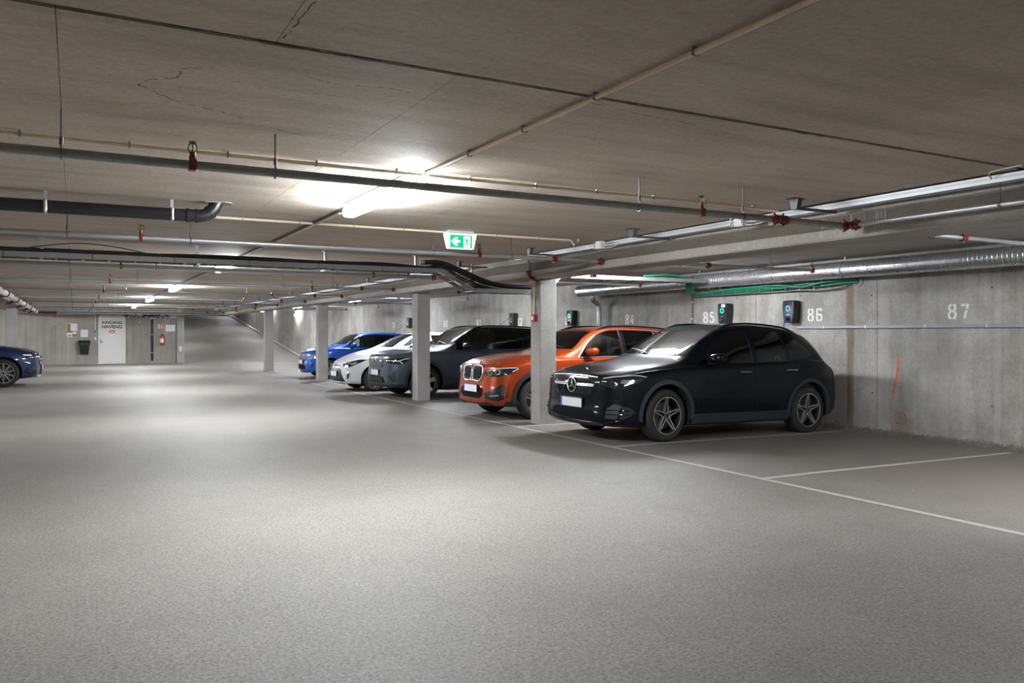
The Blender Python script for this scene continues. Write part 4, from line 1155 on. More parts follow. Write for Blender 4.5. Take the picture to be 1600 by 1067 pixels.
# ------------------------------------------------------------------ cars
# car space while shaping: q = distance back from the nose, y = across (left +), z up
def boolean(o, cutter):
    m = o.modifiers.new('b', 'BOOLEAN')
    m.operation = 'DIFFERENCE'
    m.object = cutter
    try:
        m.solver = 'MANIFOLD'
    except TypeError:
        m.solver = 'EXACT'
    dg = bpy.context.evaluated_depsgraph_get()
    me = bpy.data.meshes.new_from_object(o.evaluated_get(dg))
    if len(me.polygons) < 200:
        m.solver = 'EXACT'
        dg = bpy.context.evaluated_depsgraph_get()
        me = bpy.data.meshes.new_from_object(o.evaluated_get(dg))
    o.modifiers.clear()
    old = o.data
    o.data = me
    bpy.data.meshes.remove(old)
class Car:
    def __init__(s, name, label, paint, S, loc, rz, pitch=0.0):
        s.S = S
        s.paint = paint
        s.L, s.W, s.foh, s.wb, s.R = S['L'], S['W'], S['foh'], S['wb'], S['R']
        s.root = thing(name, label, 'car', loc, rz)
        s.root.rotation_euler = (0, pitch, rz)
        s.top = pchip(S['top']); s.belt = pchip(S['belt']); s.bot = pchip(S['bot']); s.wid = pchip(S['wid'])
        s.fprof = pchip(S['fprof']); s.rprof = pchip(S['rprof'])
        s.body_mesh()
    # the half section at station q: rows of (half width, height)
    def rows(s, q, inset=0.0):
        zt, zb, z0, w = s.top(q), s.belt(q), s.bot(q), s.wid(q)
        H = max(zt - zb, 0.02)
        b = sstep(0.14, 0.42, H)
        rw = s.S.get('rail', 0.715)
        L = lambda a, c: a + (c - a) * b
        sh = s.S.get('shoulder', 0.965)
        return [(w * 0.86, z0), (w * 0.965, z0 + 0.05), (w * 0.985, z0 + 0.24 * (zb - z0)), (w * 1.0, z0 + 0.55 * (zb - z0)),
                (w * 0.988, z0 + 0.82 * (zb - z0)), (w * sh, zb - 0.015), (w * (sh - 0.035), zb + 0.02 * min(1, H / 0.1)),
                (w * L(0.86, (rw + sh) / 2 + 0.02), zb + L(0.60, 0.50) * H), (w * L(0.76, rw + 0.02), zb + L(0.83, 0.88) * H),
                (w * L(0.66, rw - 0.05), zb + L(0.93, 0.965) * H), (w * L(0.5, rw - 0.16), zt - L(0.04 * H, 0.012))]
    def section(s, q, n=4):
        R = s.rows(q)
        P = [(R[0][0], R[0][1])] + R + [(R[-1][0] - 0.1, R[-1][1] + 0.003)]
        out = []
        for i in range(1, len(P) - 2):
            for k in range(n):
                t = k / n
                a, b, c, d = P[i - 1], P[i], P[i + 1], P[i + 2]
                out.append(tuple(0.5 * (2 * b[j] + (c[j] - a[j]) * t + (2 * a[j] - 5 * b[j] + 4 * c[j] - d[j]) * t * t + (3 * b[j] - a[j] - 3 * c[j] + d[j]) * t ** 3) for j in (0, 1)))
        out.append(R[-1])
        return out
    def warp(s, q, t, z):
        """bow of the nose and tail in plan and profile."""
        A = s.S.get('plan', (0.16, 0.16)); B = s.S.get('rplan', (0.10, 0.12))
        fl = 1.35
        if q < fl:
            f = (1 - q / fl) ** 2
            q = q + f * (A[0] * abs(t) ** 2.2 + A[1] * abs(t) ** 7 + s.fprof(z))
        else:
            e = s.L - q
            if e < fl:
                f = (1 - e / fl) ** 2
                q = q - f * (B[0] * abs(t) ** 2.2 + B[1] * abs(t) ** 7 + s.rprof(z))
        return q
    def body_mesh(s):
        S = s.S
        nx, nt = 78, 22
        qs = [s.L * i / nx for i in range(nx + 1)]
        secs = [s.section(q) for q in qs]
        nv = len(secs[0])
        vid = {}
        vs = []
        def V(i, j, k):       # station, across 0..nt, row
            key = (i, j, k)
            if key not in vid:
                w, z = secs[i][k]
                t = 2 * j / nt - 1
                if k == nv - 1:
                    z = z + (s.top(qs[i]) - z) * (1 - t * t)
                tw = t if k == nv - 1 else t
                vid[key] = len(vs)
                tt = (w * abs(tw)) / s.W
                q = s.warp(qs[i], tt, z)
                vs.append((s.foh - q, tw * w, z))
            return vid[key]
        fs = []; mi = []
        roofmat = S.get('roofmat')
        for i in range(nx):
            for k in range(nv - 1):
                for j in (0, nt):
                    f = (V(i, j, k), V(i + 1, j, k), V(i + 1, j, k + 1), V(i, j, k + 1))
                    fs.append(f if j else f[::-1])
                    hi = k >= 24 and (s.top(qs[i]) - s.belt(qs[i])) > 0.24
                    mi.append(2 if (roofmat and hi) else 0)
            for j in range(nt):
                fs.append((V(i, j, nv - 1), V(i, j + 1, nv - 1), V(i + 1, j + 1, nv - 1), V(i + 1, j, nv - 1)))
                mi.append(2 if roofmat and (s.top(qs[i]) - s.belt(qs[i])) > 0.24 else 0)
                fs.append((V(i, j, 0), V(i + 1, j, 0), V(i + 1, j + 1, 0), V(i, j + 1, 0)))
                mi.append(1)
        for i in (0, nx):
            for k in range(nv - 1):
                for j in range(nt):
                    f = (V(i, j, k), V(i, j + 1, k), V(i, j + 1, k + 1), V(i, j, k + 1))
                    fs.append(f if i else f[::-1])
                    mi.append(0)
        me = bpy.data.meshes.new('body')
        me.from_pydata(vs, [], fs)
        for p, m in zip(me.polygons, mi):
            p.material_index = m
        bm = bmesh.new(); bm.from_mesh(me)
        bmesh.ops.recalc_face_normals(bm, faces=bm.faces)
        bm.to_mesh(me)
        s.bvh = BVHTree.FromBMesh(bm)
        bm.free()
        me.materials.append(MATS[s.paint]); me.materials.append(MATS['trim_matte']); me.materials.append(MATS[roofmat or s.paint])
        s.body = bpy.data.objects.new('body', me)
        COL.objects.link(s.body)
        # wheel wells and cabin
        mb = MB()
        Ra = S.get('Ra', s.R + 0.055)
        zc = s.R + 0.01
        for q in (s.foh, s.foh + s.wb):
            for sd in (-1, 1):
                mb.cyl((s.foh - q, sd * (s.W - 0.36), zc), (s.foh - q, sd * 1.3, zc), Ra, 40)
        c0, c1 = S['cabin']
        n = 22
        sec = []
        for i in range(n + 1):
            q = c0 + (c1 - c0) * i / n
            R = s.rows(q)
            zt = s.top(q) - 0.055
            zb = s.belt(q)
            zlow = min(0.42, zt - 0.2)
            H = zt - zb
            sec.append((q, [(R[3][0] - 0.12, zlow), (R[5][0] - 0.075, min(zb, zt - 0.06)), (R[7][0] - 0.055, max(zb + 0.5 * H, zt - 0.05 if H < 0.1 else 0)), (R[9][0] - 0.06, zt)]))
        o = len(mb.v)
        for q, pr in sec:
            for w, z in pr:
                mb.v.append((s.foh - q, w, z))
            for w, z in reversed(pr):
                mb.v.append((s.foh - q, -w, z))
        for i in range(n):
            for k in range(8):
                a = o + i * 8 + k; b = o + i * 8 + (k + 1) % 8
                mb.f.append((a, b, b + 8, a + 8))
        mb.f.append(tuple(o + k for k in reversed(range(8))))
        mb.f.append(tuple(o + n * 8 + k for k in range(8)))
        s.cut(mb)
        mb = MB()
        for poly in S['sidewin']:
            mb.prism(poly, 2.6, lambda u, v, d: (s.foh - u, -1.3 + d, v))
        s.cut(mb)
        mb = MB()
        q0, q1 = S['ws_cut']
        mb.prism(S['ws'], q1 - q0, lambda u, v, d: (s.foh - q0 - d, u, v))
        q0, q1 = S['rw_cut']
        mb.prism(S['rw'], q1 - q0, lambda u, v, d: (s.foh - q0 - d, u, v))
        s.cut(mb)
        me = s.body.data
        for p in me.polygons:
            p.use_smooth = True
        me.set_sharp_from_angle(angle=math.radians(32))
        s.body.parent = s.root
    def cut(s, mb):
        me = mb.mesh('cut')
        for nm in (s.paint, 'trim_matte'):
            me.materials.append(MATS[nm])
        for p in me.polygons:
            p.material_index = 1
        c = bpy.data.objects.new('cut', me)
        COL.objects.link(c)
        boolean(s.body, c)
        bpy.data.objects.remove(c)
    # projected panels
    def hit(s, q, y, z, phi, up=0.0):
        d = Vector((-math.cos(phi) , -math.sin(phi), -up)).normalized()     # local x = foh - q
        p = Vector((s.foh - q, y, z))
        loc, nor, idx, dist = s.bvh.ray_cast(p - d * 3.0, d)
        if loc is None:
            loc, nor, idx, dist = s.bvh.find_nearest(p)
        if nor.dot(d) > 0:
            nor = -nor
        return loc, nor
    def patch(s, name, pts, phi=90, eps=0.004, thick=0.012, mat='trim_black', parent=None, res=0.045, mirror=True, smooth=True, up=0.0):
        """pts: rough (q, y, z) outline near the skin on the left (+y) side; projected along phi onto the skin."""
        out = []
        for sd in ((1, -1) if mirror else (1,)):
            ph = math.radians(phi)
            h = Vector((math.sin(ph), math.cos(ph)))
            d = Vector((math.cos(ph), -math.sin(ph)))
            P2 = [(Vector((p[0], p[1])).dot(h), p[2]) for p in pts]
            dep = sum(Vector((p[0], p[1])).dot(d) for p in pts) / len(pts)
            dense = []
            for i in range(len(P2)):
                a = Vector(P2[i]); b = Vector(P2[(i + 1) % len(P2)])
                k = max(1, int((b - a).length / res))
                for j in range(k):
                    dense.append(a.lerp(b, j / k))
            n = len(dense)
            xs_ = [p.x for p in dense]; zs_ = [p.y for p in dense]
            extra = []
            x = min(xs_) + res
            while x < max(xs_):
                z = min(zs_) + res
                while z < max(zs_):
                    extra.append(Vector((x, z)))
                    z += res
                x += res
            V2, E2, F2, *_ = delaunay_2d_cdt(dense + extra, [(i, (i + 1) % n) for i in range(n)], [list(range(n))], 1, 1e-5)
            used = sorted({i for f in F2 for i in f}); rm = {a: b for b, a in enumerate(used)}
            V2 = [V2[i] for i in used]; F2 = [[rm[i] for i in f] for f in F2]
            top = []; bot = []
            for v in V2:
                pq = h * v.x + d * dep
                loc, nor = s.hit(pq.x, pq.y, v.y, ph, up)
                top.append(loc + nor * eps)
                bot.append(loc + nor * (eps - thick))
            N_ = len(top)
            vs = top + bot
            fs = [tuple(f) for f in F2] + [tuple(i + N_ for i in reversed(f)) for f in F2]
            cnt = {}
            for f in F2:
                for a, b in zip(f, f[1:] + f[:1]):
                    cnt[(a, b)] = 1
            for (a, b) in list(cnt):
                if (b, a) not in cnt:
                    fs.append((b, a, a + N_, b + N_))
            if sd < 0:
                vs = [Vector((v.x, -v.y, v.z)) for v in vs]
            mb = MB().add([v[:] for v in vs], fs)
            out.append(ob(name, mb, mat, parent or s.root, smooth, 40))
        return out
    def side(s, name, pts, **k):
        return s.patch(name, [(a, 1.0, b) for a, b in pts], phi=90, **k)
    def front(s, name, pts, **k):
        k.setdefault('mirror', False)
        return s.patch(name, [(0.0, a, b) for a, b in pts], phi=0, **k)
    def rear(s, name, pts, **k):
        k.setdefault('mirror', False)
        return s.patch(name, [(s.L, a, b) for a, b in pts], phi=180, **k)
    def ribbon(s, name, pts, w, mat, phi=90, eps=0.003, parent=None, mirror=True, r=None):
        """a bead or gap line laid on the skin along rough (q, y, z) points."""
        out = []
        ph = math.radians(phi)
        line = spline(pts, 6) if len(pts) > 2 else [Vector(pts[0]).lerp(Vector(pts[1]), i / 12) for i in range(13)]
        for sd in ((1, -1) if mirror else (1,)):
            P = []
            for p in line:
                loc, nor = s.hit(p.x, p.y, p.z, ph)
                loc = loc + nor * eps
                P.append((loc.x, loc.y * sd, loc.z))
            out.append(ob(name, MB().tube(P, w, 6), mat, parent or s.root, True))
        return out
    def arch(s, q, w=0.05, mat='trim_matte', eps=0.012, a0=-12, a1=192, Ra=None):
        Ra = Ra or s.S.get('Ra', s.R + 0.055)
        zc = s.R + 0.01
        pts = [(q - (Ra - 0.004) * math.cos(math.radians(a)), zc + (Ra - 0.004) * math.sin(math.radians(a))) for a in range(a0, a1 + 1, 8)]
        pts += [(q - (Ra + w) * math.cos(math.radians(a)), zc + (Ra + w) * math.sin(math.radians(a))) for a in range(a1, a0 - 1, -8)]
        zmin = s.bot(q + 0.5) + 0.01
        pts = [(a, max(b, zmin)) for a, b in pts]
        s.side('wheel_arch', pts, mat=mat, eps=eps, thick=0.03, res=0.05)
    def wheels(s, style, rim_r, face='alloy', base='rim_black', steer=0.0):
        R = s.R
        for q, fr in ((s.foh, True), (s.foh + s.wb, False)):
            for sd in (-1, 1):
                yo = s.W - 0.025
                tw = 0.225
                c = (s.foh - q, sd * (yo - tw / 2), R)
                tm = MB().lathe([(rim_r - 0.01, -tw / 2 + 0.02), (rim_r + 0.01, -tw / 2 + 0.005), (R - 0.05, -tw / 2), (R - 0.018, -tw / 2 + 0.014), (R - 0.003, -tw / 2 + 0.045), (R, -tw / 2 + 0.07), (R, tw / 2 - 0.07), (R - 0.003, tw / 2 - 0.045), (R - 0.018, tw / 2 - 0.014), (R - 0.05, tw / 2), (rim_r + 0.01, tw / 2 - 0.005), (rim_r - 0.01, tw / 2 - 0.02)], 'y', 44)
                for g in (-0.045, -0.012, 0.022, 0.052):
                    tm.lathe([(R + 0.0015, g), (R + 0.0015, g + 0.006)], 'y', 44)
                w = ob('wheel', tm, 'rubber', s.root, True, 50)
                w.location = c
                if fr and steer:
                    w.rotation_euler = (0, 0, steer)
                o = sd * (tw / 2)
                f = lambda h: sd * h
                ob('rim', MB().lathe([(rim_r + 0.002, f(tw / 2 - 0.018)), (rim_r + 0.002, f(tw / 2 - 0.006)), (rim_r - 0.012, f(tw / 2 - 0.006)), (rim_r - 0.02, f(tw / 2 - 0.03)), (rim_r - 0.03, f(-0.05)), (0.06, f(-0.03)), (0.001, f(-0.03))], 'y', 40), base, w, True, 40)
                ob('rim_lip', MB().lathe([(rim_r + 0.003, f(tw / 2 - 0.008)), (rim_r + 0.003, f(tw / 2 - 0.002)), (rim_r - 0.008, f(tw / 2 - 0.002)), (rim_r - 0.010, f(tw / 2 - 0.008))], 'y', 40), face, w, True)
                ob('brake_disc', MB().cyl((0, f(0.0), 0), (0, f(0.012), 0), rim_r * 0.72, 28), 'disc_metal', w, True)
                hub = ob('hub_cap', MB().lathe([(0.04, f(tw / 2 - 0.06)), (0.04, f(tw / 2 - 0.022)), (0.034, f(tw / 2 - 0.016)), (0.001, f(tw / 2 - 0.016))], 'y', 16), base, w, True)
                ob('hub_ring', MB().lathe([(0.040, f(tw / 2 - 0.02)), (0.040, f(tw / 2 - 0.013)), (0.033, f(tw / 2 - 0.013)), (0.033, f(tw / 2 - 0.02))], 'y', 16), face, w, True)
                nsp, pairs = style
                for k in range(nsp):
                    a = 2 * PI * k / nsp + PI / 2
                    for pr in pairs:
                        off0, off1, w0, w1 = pr
                        r0, r1 = 0.03, rim_r - 0.008
                        ca, sa = math.cos(a), math.sin(a)
                        def pt(r, t, y):
                            return (r * ca - t * sa, y, r * sa + t * ca)
                        y0a, y0b = f(tw / 2 - 0.028), f(tw / 2 - 0.06)
                        y1a, y1b = f(tw / 2 - 0.008), f(tw / 2 - 0.045)
                        vs = [pt(r0, off0 - w0, y0b), pt(r0, off0 + w0, y0b), pt(r0, off0 + w0, y0a), pt(r0, off0 - w0, y0a),
                              pt(r1, off1 - w1, y1b), pt(r1, off1 + w1, y1b), pt(r1, off1 + w1, y1a), pt(r1, off1 - w1, y1a)]
                        ob('spoke', MB().add(vs, [(0, 1, 2, 3), (4, 7, 6, 5), (0, 4, 5, 1), (1, 5, 6, 2), (2, 6, 7, 3), (3, 7, 4, 0)]), face, w)
    def plate(s, z, y=0.0, w=0.26, h=0.058, q=0.0):
        loc, nor = s.hit(q, y, z, 0)
        x = loc.x + 0.022
        p = ob('number_plate', MB().box(x - 0.03, x, y - w - 0.012, y + w + 0.012, z - h - 0.012, z + h + 0.012, 0.006), 'trim_black', s.root)
        ob('plate_face', MB().box(x, x + 0.003, y - w + 0.05, y + w, z - h, z + h), 'plate_white', p)
        ob('plate_strip', MB().box(x, x + 0.003, y - w, y - w + 0.05, z - h, z + h), 'plate_blue', p)
    def mirror(s, q, z, mat, under='trim_black', y=None):
        for sd in (1, -1):
            y0 = s.W * 0.955 if y is None else y
            x = s.foh - q
            bm = bmesh.new()
            bmesh.ops.create_uvsphere(bm, u_segments=18, v_segments=12, radius=1.0)
            vs = []
            for v in bm.verts:
                c = v.co.copy()
                for i in range(3):
                    c[i] = math.copysign(abs(c[i]) ** 0.75, c[i])
                vs.append((x + c.x * 0.085 - 0.02 * c.y, sd * (y0 + 0.10 + c.y * 0.115), z + 0.07 + c.z * 0.068 + 0.008 * c.y))
            bm.verts.index_update()
            mb = MB().add(vs, [[v.index for v in f.verts] for f in bm.faces])
            bm.free()
            m = ob('mirror', mb, mat, s.root, True, 60)
            ob('mirror_foot', MB().add([(x + 0.06, sd * (y0 - 0.05), z - 0.02), (x - 0.05, sd * (y0 - 0.05), z - 0.02), (x - 0.04, sd * (y0 + 0.12), z + 0.0), (x + 0.04, sd * (y0 + 0.12), z + 0.0), (x + 0.05, sd * (y0 - 0.05), z + 0.02), (x - 0.04, sd * (y0 - 0.05), z + 0.02), (x - 0.04, sd * (y0 + 0.14), z + 0.03), (x + 0.04, sd * (y0 + 0.14), z + 0.03)], [(0, 1, 2, 3), (4, 7, 6, 5), (0, 4, 5, 1), (1, 5, 6, 2), (2, 6, 7, 3), (3, 7, 4, 0)]), under, m)
            ob('mirror_glass', MB().lathe([(0.001, 0), (1, 0)], 'x', 20).__class__().cyl((x - 0.076, sd * (y0 + 0.10), z + 0.07), (x - 0.088, sd * (y0 + 0.10), z + 0.07), 0.055, 16), 'chrome', m)
    def handle(s, q, z, mat='paint', ln=0.2):
        for sd in (1, -1):
            loc, nor = s.hit(q, 1.0, z, PI / 2)
            a = s.hit(q - ln / 2, 1.0, z, PI / 2)[0]; b = s.hit(q + ln / 2, 1.0, z, PI / 2)[0]
            P = [(a.x, sd * (a.y + 0.0), a.z), (a.x - 0.015, sd * (a.y + 0.022), a.z), (loc.x, sd * (loc.y + 0.03), loc.z), (b.x + 0.015, sd * (b.y + 0.022), b.z), (b.x, sd * b.y, b.z)]
            ob('door_handle', MB().tube(spline(P, 4), 0.012, 8), s.paint if mat == 'paint' else mat, s.root, True)
    def seats(s, q0, zs, rear_q=None, mat='fabric'):
        for sd in (1, -1):
            x = s.foh - q0
            t = ob('seat', MB().box(x - 0.25, x + 0.28, sd * 0.38 - 0.25, sd * 0.38 + 0.25, zs - 0.2, zs + 0.05, 0.05), mat, s.root, True, 60)
            ob('seat_back', MB().add([(x - 0.2, sd * .38 - .24, zs), (x - 0.2, sd * .38 + .24, zs), (x - 0.33, sd * .38 + .24, zs), (x - 0.33, sd * .38 - .24, zs), (x - 0.40, sd * .38 - .19, zs + .58), (x - 0.40, sd * .38 + .19, zs + .58), (x - 0.49, sd * .38 + .18, zs + .56), (x - 0.49, sd * .38 - .18, zs + .56)], [(3, 2, 1, 0), (4, 5, 6, 7), (0, 1, 5, 4), (1, 2, 6, 5), (2, 3, 7, 6), (3, 0, 4, 7)]), mat, t)
            ob('headrest', MB().box(x - 0.51, x - 0.41, sd * 0.38 - 0.13, sd * 0.38 + 0.13, zs + 0.61, zs + 0.79, 0.035).box(x - 0.465, x - 0.455, sd * 0.38 - 0.07, sd * 0.38 - 0.06, zs + 0.5, zs + 0.63).box(x - 0.465, x - 0.455, sd * 0.38 + 0.06, sd * 0.38 + 0.07, zs + 0.5, zs + 0.63), mat, t, True, 60)
        rq = rear_q or q0 + 0.85
        x = s.foh - rq
        t = ob('rear_bench', MB().box(x - 0.25, x + 0.2, -0.6, 0.6, zs - 0.2, zs + 0.05, 0.05).box(x - 0.42, x - 0.25, -0.6, 0.6, zs, zs + 0.5, 0.05), mat, s.root, True, 60)
        for y in (-0.38, 0.38):
            ob('headrest', MB().box(x - 0.42, x - 0.33, y - 0.12, y + 0.12, zs + 0.5, zs + 0.66, 0.03), mat, t, True, 60)
    def dash(s, q, z, wheel_q=None):
        x = s.foh - q
        w = s.W - 0.24
        ob('dashboard', MB().prism([(x + 0.25, z - 0.05), (x - 0.1, z + 0.02), (x - 0.35, z - 0.03), (x - 0.32, z - 0.3), (x + 0.2, z - 0.3)], 2 * w, lambda u, v, d: (u, -w + d, v)), 'trim_matte', s.root)
        wx = x - 0.42
        pts = [(wx - 0.06 * math.sin(a), 0.37 + 0.185 * math.cos(a), z - 0.04 + 0.175 * math.sin(a)) for a in [2 * PI * i / 20 for i in range(21)]]
        st = ob('steering_wheel', MB().tube(pts, 0.016, 7), 'trim_matte', s.root, True)
        ob('steering_hub', MB().box(wx - 0.02, wx + 0.06, 0.30, 0.44, z - 0.10, z + 0.02, 0.02).box(wx - 0.01, wx + 0.01, 0.2, 0.54, z - 0.06, z - 0.03), 'trim_matte', st)
        ob('rear_view_mirror', MB().box(s.foh - q - 0.50, s.foh - q - 0.47, -0.12, 0.12, s.top(s.S['ws_top']) - 0.19, s.top(s.S['ws_top']) - 0.11, 0.01).cyl((s.foh - q - 0.48, 0, s.top(s.S['ws_top']) - 0.13), (s.foh - q - 0.44, 0, s.top(s.S['ws_top']) - 0.07), 0.012, 6), 'trim_matte', s.root)
    def glazing(s, wsmat='glass_clear', fmat='glass_clear', rmat='glass_tint', gap=-0.006):
        S = s.S
        def shrink(poly, k=0.004):
            cx = sum(p[0] for p in poly) / len(poly); cz = sum(p[1] for p in poly) / len(poly)
            return poly
        s.front('windscreen', S['ws'], eps=gap, thick=0.004, mat=wsmat, res=0.07)
        s.rear('rear_window', S['rw'], eps=gap, thick=0.004, mat=rmat, res=0.07)
        for i, poly in enumerate(S['sidewin']):
            s.side('side_window', poly, eps=gap, thick=0.004, mat=fmat if i == 0 else rmat, res=0.07)
    def roof_rails(s, q0, q1, mat='trim_black', h=0.026, foot=0.02):
        for sd in (1, -1):
            P = []
            for i in range(17):
                q = q0 + (q1 - q0) * i / 16
                R = s.rows(q)
                w = R[9][0] - 0.01
                loc = s.bvh.ray_cast(Vector((s.foh - q, w, 3)), Vector((0, 0, -1)))[0]
                lift = h * min(1, i / 2.0, (16 - i) / 2.0)
                P.append((loc.x, sd * w, loc.z + lift - 0.004))
            ob('roof_rail', MB().tube(P, 0.016, 8), mat, s.root, True)
    def wipers(s, q, z):
        for y0, y1 in ((0.55, -0.05), (-0.05, -0.55)):
            a, n1 = s.hit(0, y0, z, 0); b, n2 = s.hit(0, y1, z + 0.06, 0)
            ob('wiper', MB().tube([a + n1 * 0.012, a.lerp(b, 0.5) + n1 * 0.02, b + n2 * 0.012], 0.008, 6), 'trim_black', s.root)
def sym(half):
    return half + [(-a, b) for a, b in reversed(half)]

# -------- black electric SUV in bay 86
S = dict(L=4.46, W=0.917, foh=0.87, wb=2.73, R=0.355, Ra=0.415,
  top=[(0, .88), (.12, .935), (.4, 1.0), (.8, 1.05), (1.02, 1.08), (1.18, 1.115), (1.5, 1.295), (1.82, 1.46), (2.02, 1.55), (2.3, 1.605), (2.65, 1.62), (3.1, 1.60), (3.5, 1.55), (3.8, 1.485), (3.95, 1.42), (4.15, 1.20), (4.3, 1.06), (4.46, .97)],
  belt=[(0, .80), (.2, .865), (.5, .92), (.9, .96), (1.3, .985), (2.0, 1.01), (3.0, 1.05), (3.7, 1.09), (4.1, 1.08), (4.46, .95)],
  bot=[(0, .22), (.4, .20), (4.0, .21), (4.46, .28)],
  wid=[(0, .86), (.3, .895), (.7, .915), (1.2, .905), (2.2, .90), (3.0, .91), (3.6, .917), (4.1, .90), (4.46, .84)],
  fprof=[(.2, .03), (.28, -.06), (.36, -.08), (.5, -.055), (.7, -.05), (.84, -.035), (.90, .01), (1.2, .25)],
  rprof=[(.2, .12), (.35, .03), (.5, 0), (.75, .01), (.95, .05), (1.1, .10), (1.6, .2)],
  plan=(0.11, 0.15), rplan=(0.16, 0.16), cabin=(1.30, 3.85), rail=0.70,
  ws=sym([(.70, 1.15), (.66, 1.25), (.585, 1.42), (.545, 1.51), (.3, 1.535)]), ws_cut=(1.0, 1.98), ws_top=2.02,
  rw=sym([(.56, 1.13), (.52, 1.26), (.46, 1.36)]), rw_cut=(3.72, 4.6),
  sidewin=[[(1.46, 1.03), (2.50, 1.065), (2.48, 1.535), (2.24, 1.52), (2.02, 1.455), (1.76, 1.28)],
           [(2.59, 1.07), (3.20, 1.095), (3.13, 1.515), (2.57, 1.535)],
           [(3.25, 1.10), (3.60, 1.13), (3.74, 1.19), (3.62, 1.32), (3.42, 1.43), (3.18, 1.50)]])
c = Car('car', 'dark blue-black electric SUV with star emblem and five-spoke wheels', 'paint_black', S, (6.90, 9.32, -0.006), PI + math.radians(0.0), 0.0)
c.root.rotation_euler = (0, math.radians(-1.1), PI - math.radians(-1.0))
CAR1 = c
c.glazing('glass_clear', 'glass_mid', 'glass_tint')
c.seats(2.25, 0.62); c.dash(1.52, 1.03)
for q in (c.foh, c.foh + c.wb):
    c.arch(q, 0.055, 'clad_blue', 0.012)
c.side('sill_cladding', [(1.3, .24), (3.17, .24), (3.14, .37), (1.33, .36)], mat='clad_blue', eps=0.014, thick=0.03)
c.side('sill_slot', [(1.42, .325), (3.05, .345), (3.05, .362), (1.42, .34)], mat='trim_black', eps=0.017, thick=0.01)
c.wheels((5, [(0.030, 0.011, 0.007, 0.0065), (-0.030, -0.011, 0.007, 0.0065)]), 0.248, steer=math.radians(4))
g = c.front('grille', sym([(.30, .575), (.42, .62), (.50, .72), (.53, .835), (.3, .85)]), mat='gloss_black', eps=0.006, thick=0.02)[0]
c.ribbon('grille_trim', [(0, -.53, .85), (0, -.25, .862), (0, 0, .865), (0, .25, .862), (0, .53, .85)], 0.008, 'chrome', 0, 0.012, g, False)
for zz in (.735, .755):
    for sd in (1, -1):
        c.ribbon('grille_bar', [(0, sd * .12, zz), (0, sd * .30, zz), (0, sd * .47, zz)], 0.006, 'chrome', 0, 0.010, g, False)
lo, no = c.hit(0, 0, .735, 0)
ex_ = lo.x + 0.016
em = ob('emblem', MB().tube([(ex_, 0.098 * math.cos(a), .735 + 0.098 * math.sin(a)) for a in [2 * PI * i / 28 for i in range(29)]], 0.008, 7), 'chrome', g, True)
mb = MB()
for k in range(3):
    a = PI / 2 + 2 * PI * k / 3
    d_ = (math.cos(a), math.sin(a)); n_ = (-d_[1], d_[0])
    mb.add([(ex_, .095 * d_[0], .735 + .095 * d_[1]), (ex_, .018 * n_[0], .735 + .018 * n_[1]), (ex_ + .012, 0, .735), (ex_, -.018 * n_[0], .735 - .018 * n_[1]), (ex_ - .006, 0, .735)], [(0, 1, 2), (0, 2, 3), (0, 4, 1), (0, 3, 4), (1, 4, 3, 2)])
ob('emblem_star', mb, 'chrome', g)
hl = c.patch('headlight', [(.08, .53, .84), (.08, .54, .75), (.2, .70, .715), (.34, .80, .74), (.46, .85, .80), (.54, .87, .87), (.4, .83, .885), (.2, .68, .865)], phi=40, mat='lamp_dark', eps=0.006)
for h, sd in zip(hl, (1, -1)):
    pass
c.patch('headlight_lens', [(.24, .74, .79), (.3, .78, .77), (.38, .82, .79), (.38, .82, .83), (.26, .74, .83)], phi=40, mat='lamp_glass', eps=0.009, thick=0.008)
c.ribbon('headlight_strip', [(.09, .56, .845), (.22, .70, .868), (.4, .83, .885), (.53, .87, .868)], 0.006, 'lamp_clear', 40, 0.008)
c.patch('headlight_marker', [(.1, .57, .80), (.1, .65, .80), (.1, .65, .81), (.1, .57, .812)], phi=20, mat='lamp_clear', eps=0.009, thick=0.006)
c.front('lower_intake', sym([(.30, .30), (.5, .33), (.46, .42), (.3, .43)]), mat='void', eps=0.004)
c.front('splitter', sym([(.3, .225), (.62, .235), (.66, .275), (.3, .265)]), mat='gloss_black', eps=0.02, thick=0.04)
c.patch('bumper_inlet', [(.12, .60, .33), (.16, .60, .46), (.2, .70, .52), (.34, .83, .47), (.40, .86, .40), (.3, .8, .32)], phi=35, mat='trim_matte', eps=0.003)
for zz in (.385, .435):
    c.ribbon('inlet_fin', [(.13, .62, zz), (.2, .72, zz + .005), (.32, .82, zz)], 0.008, 'gloss_black', 35, 0.010)
c.ribbon('bumper_blade', [(.12, .58, .28), (.22, .74, .30), (.34, .83, .36), (.38, .85, .44), (.30, .80, .52), (.18, .68, .56), (.1, .56, .53)], 0.010, 'gloss_black', 35, 0.004)
c.plate(.50)
c.mirror(1.68, 1.05, 'paint_black')
c.handle(2.30, .93, 'chrome'); c.handle(3.22, .955, 'chrome')
c.side('door_gap', [(2.535, .38), (2.54, .38), (2.55, .8), (2.55, 1.06), (2.545, 1.06), (2.542, .8)], mat='trim_black', eps=0.001, thick=0.004)
c.side('door_gap', [(1.40, .36), (1.405, .36), (1.415, .7), (1.45, .98), (1.445, .98), (1.41, .7)], mat='trim_black', eps=0.001, thick=0.004)
c.ribbon('door_gap', [(3.02, 1, .40), (3.06, 1, .62), (3.18, 1, .82), (3.36, 1, .95), (3.4, 1, 1.09)], 0.003, 'trim_black', 90, 0.0)
c.ribbon('bonnet_gap', [(.2, .8, .885), (.6, .84, .945), (1.0, .86, .985), (1.4, .86, 1.02)], 0.003, 'trim_black', 80, 0.0)
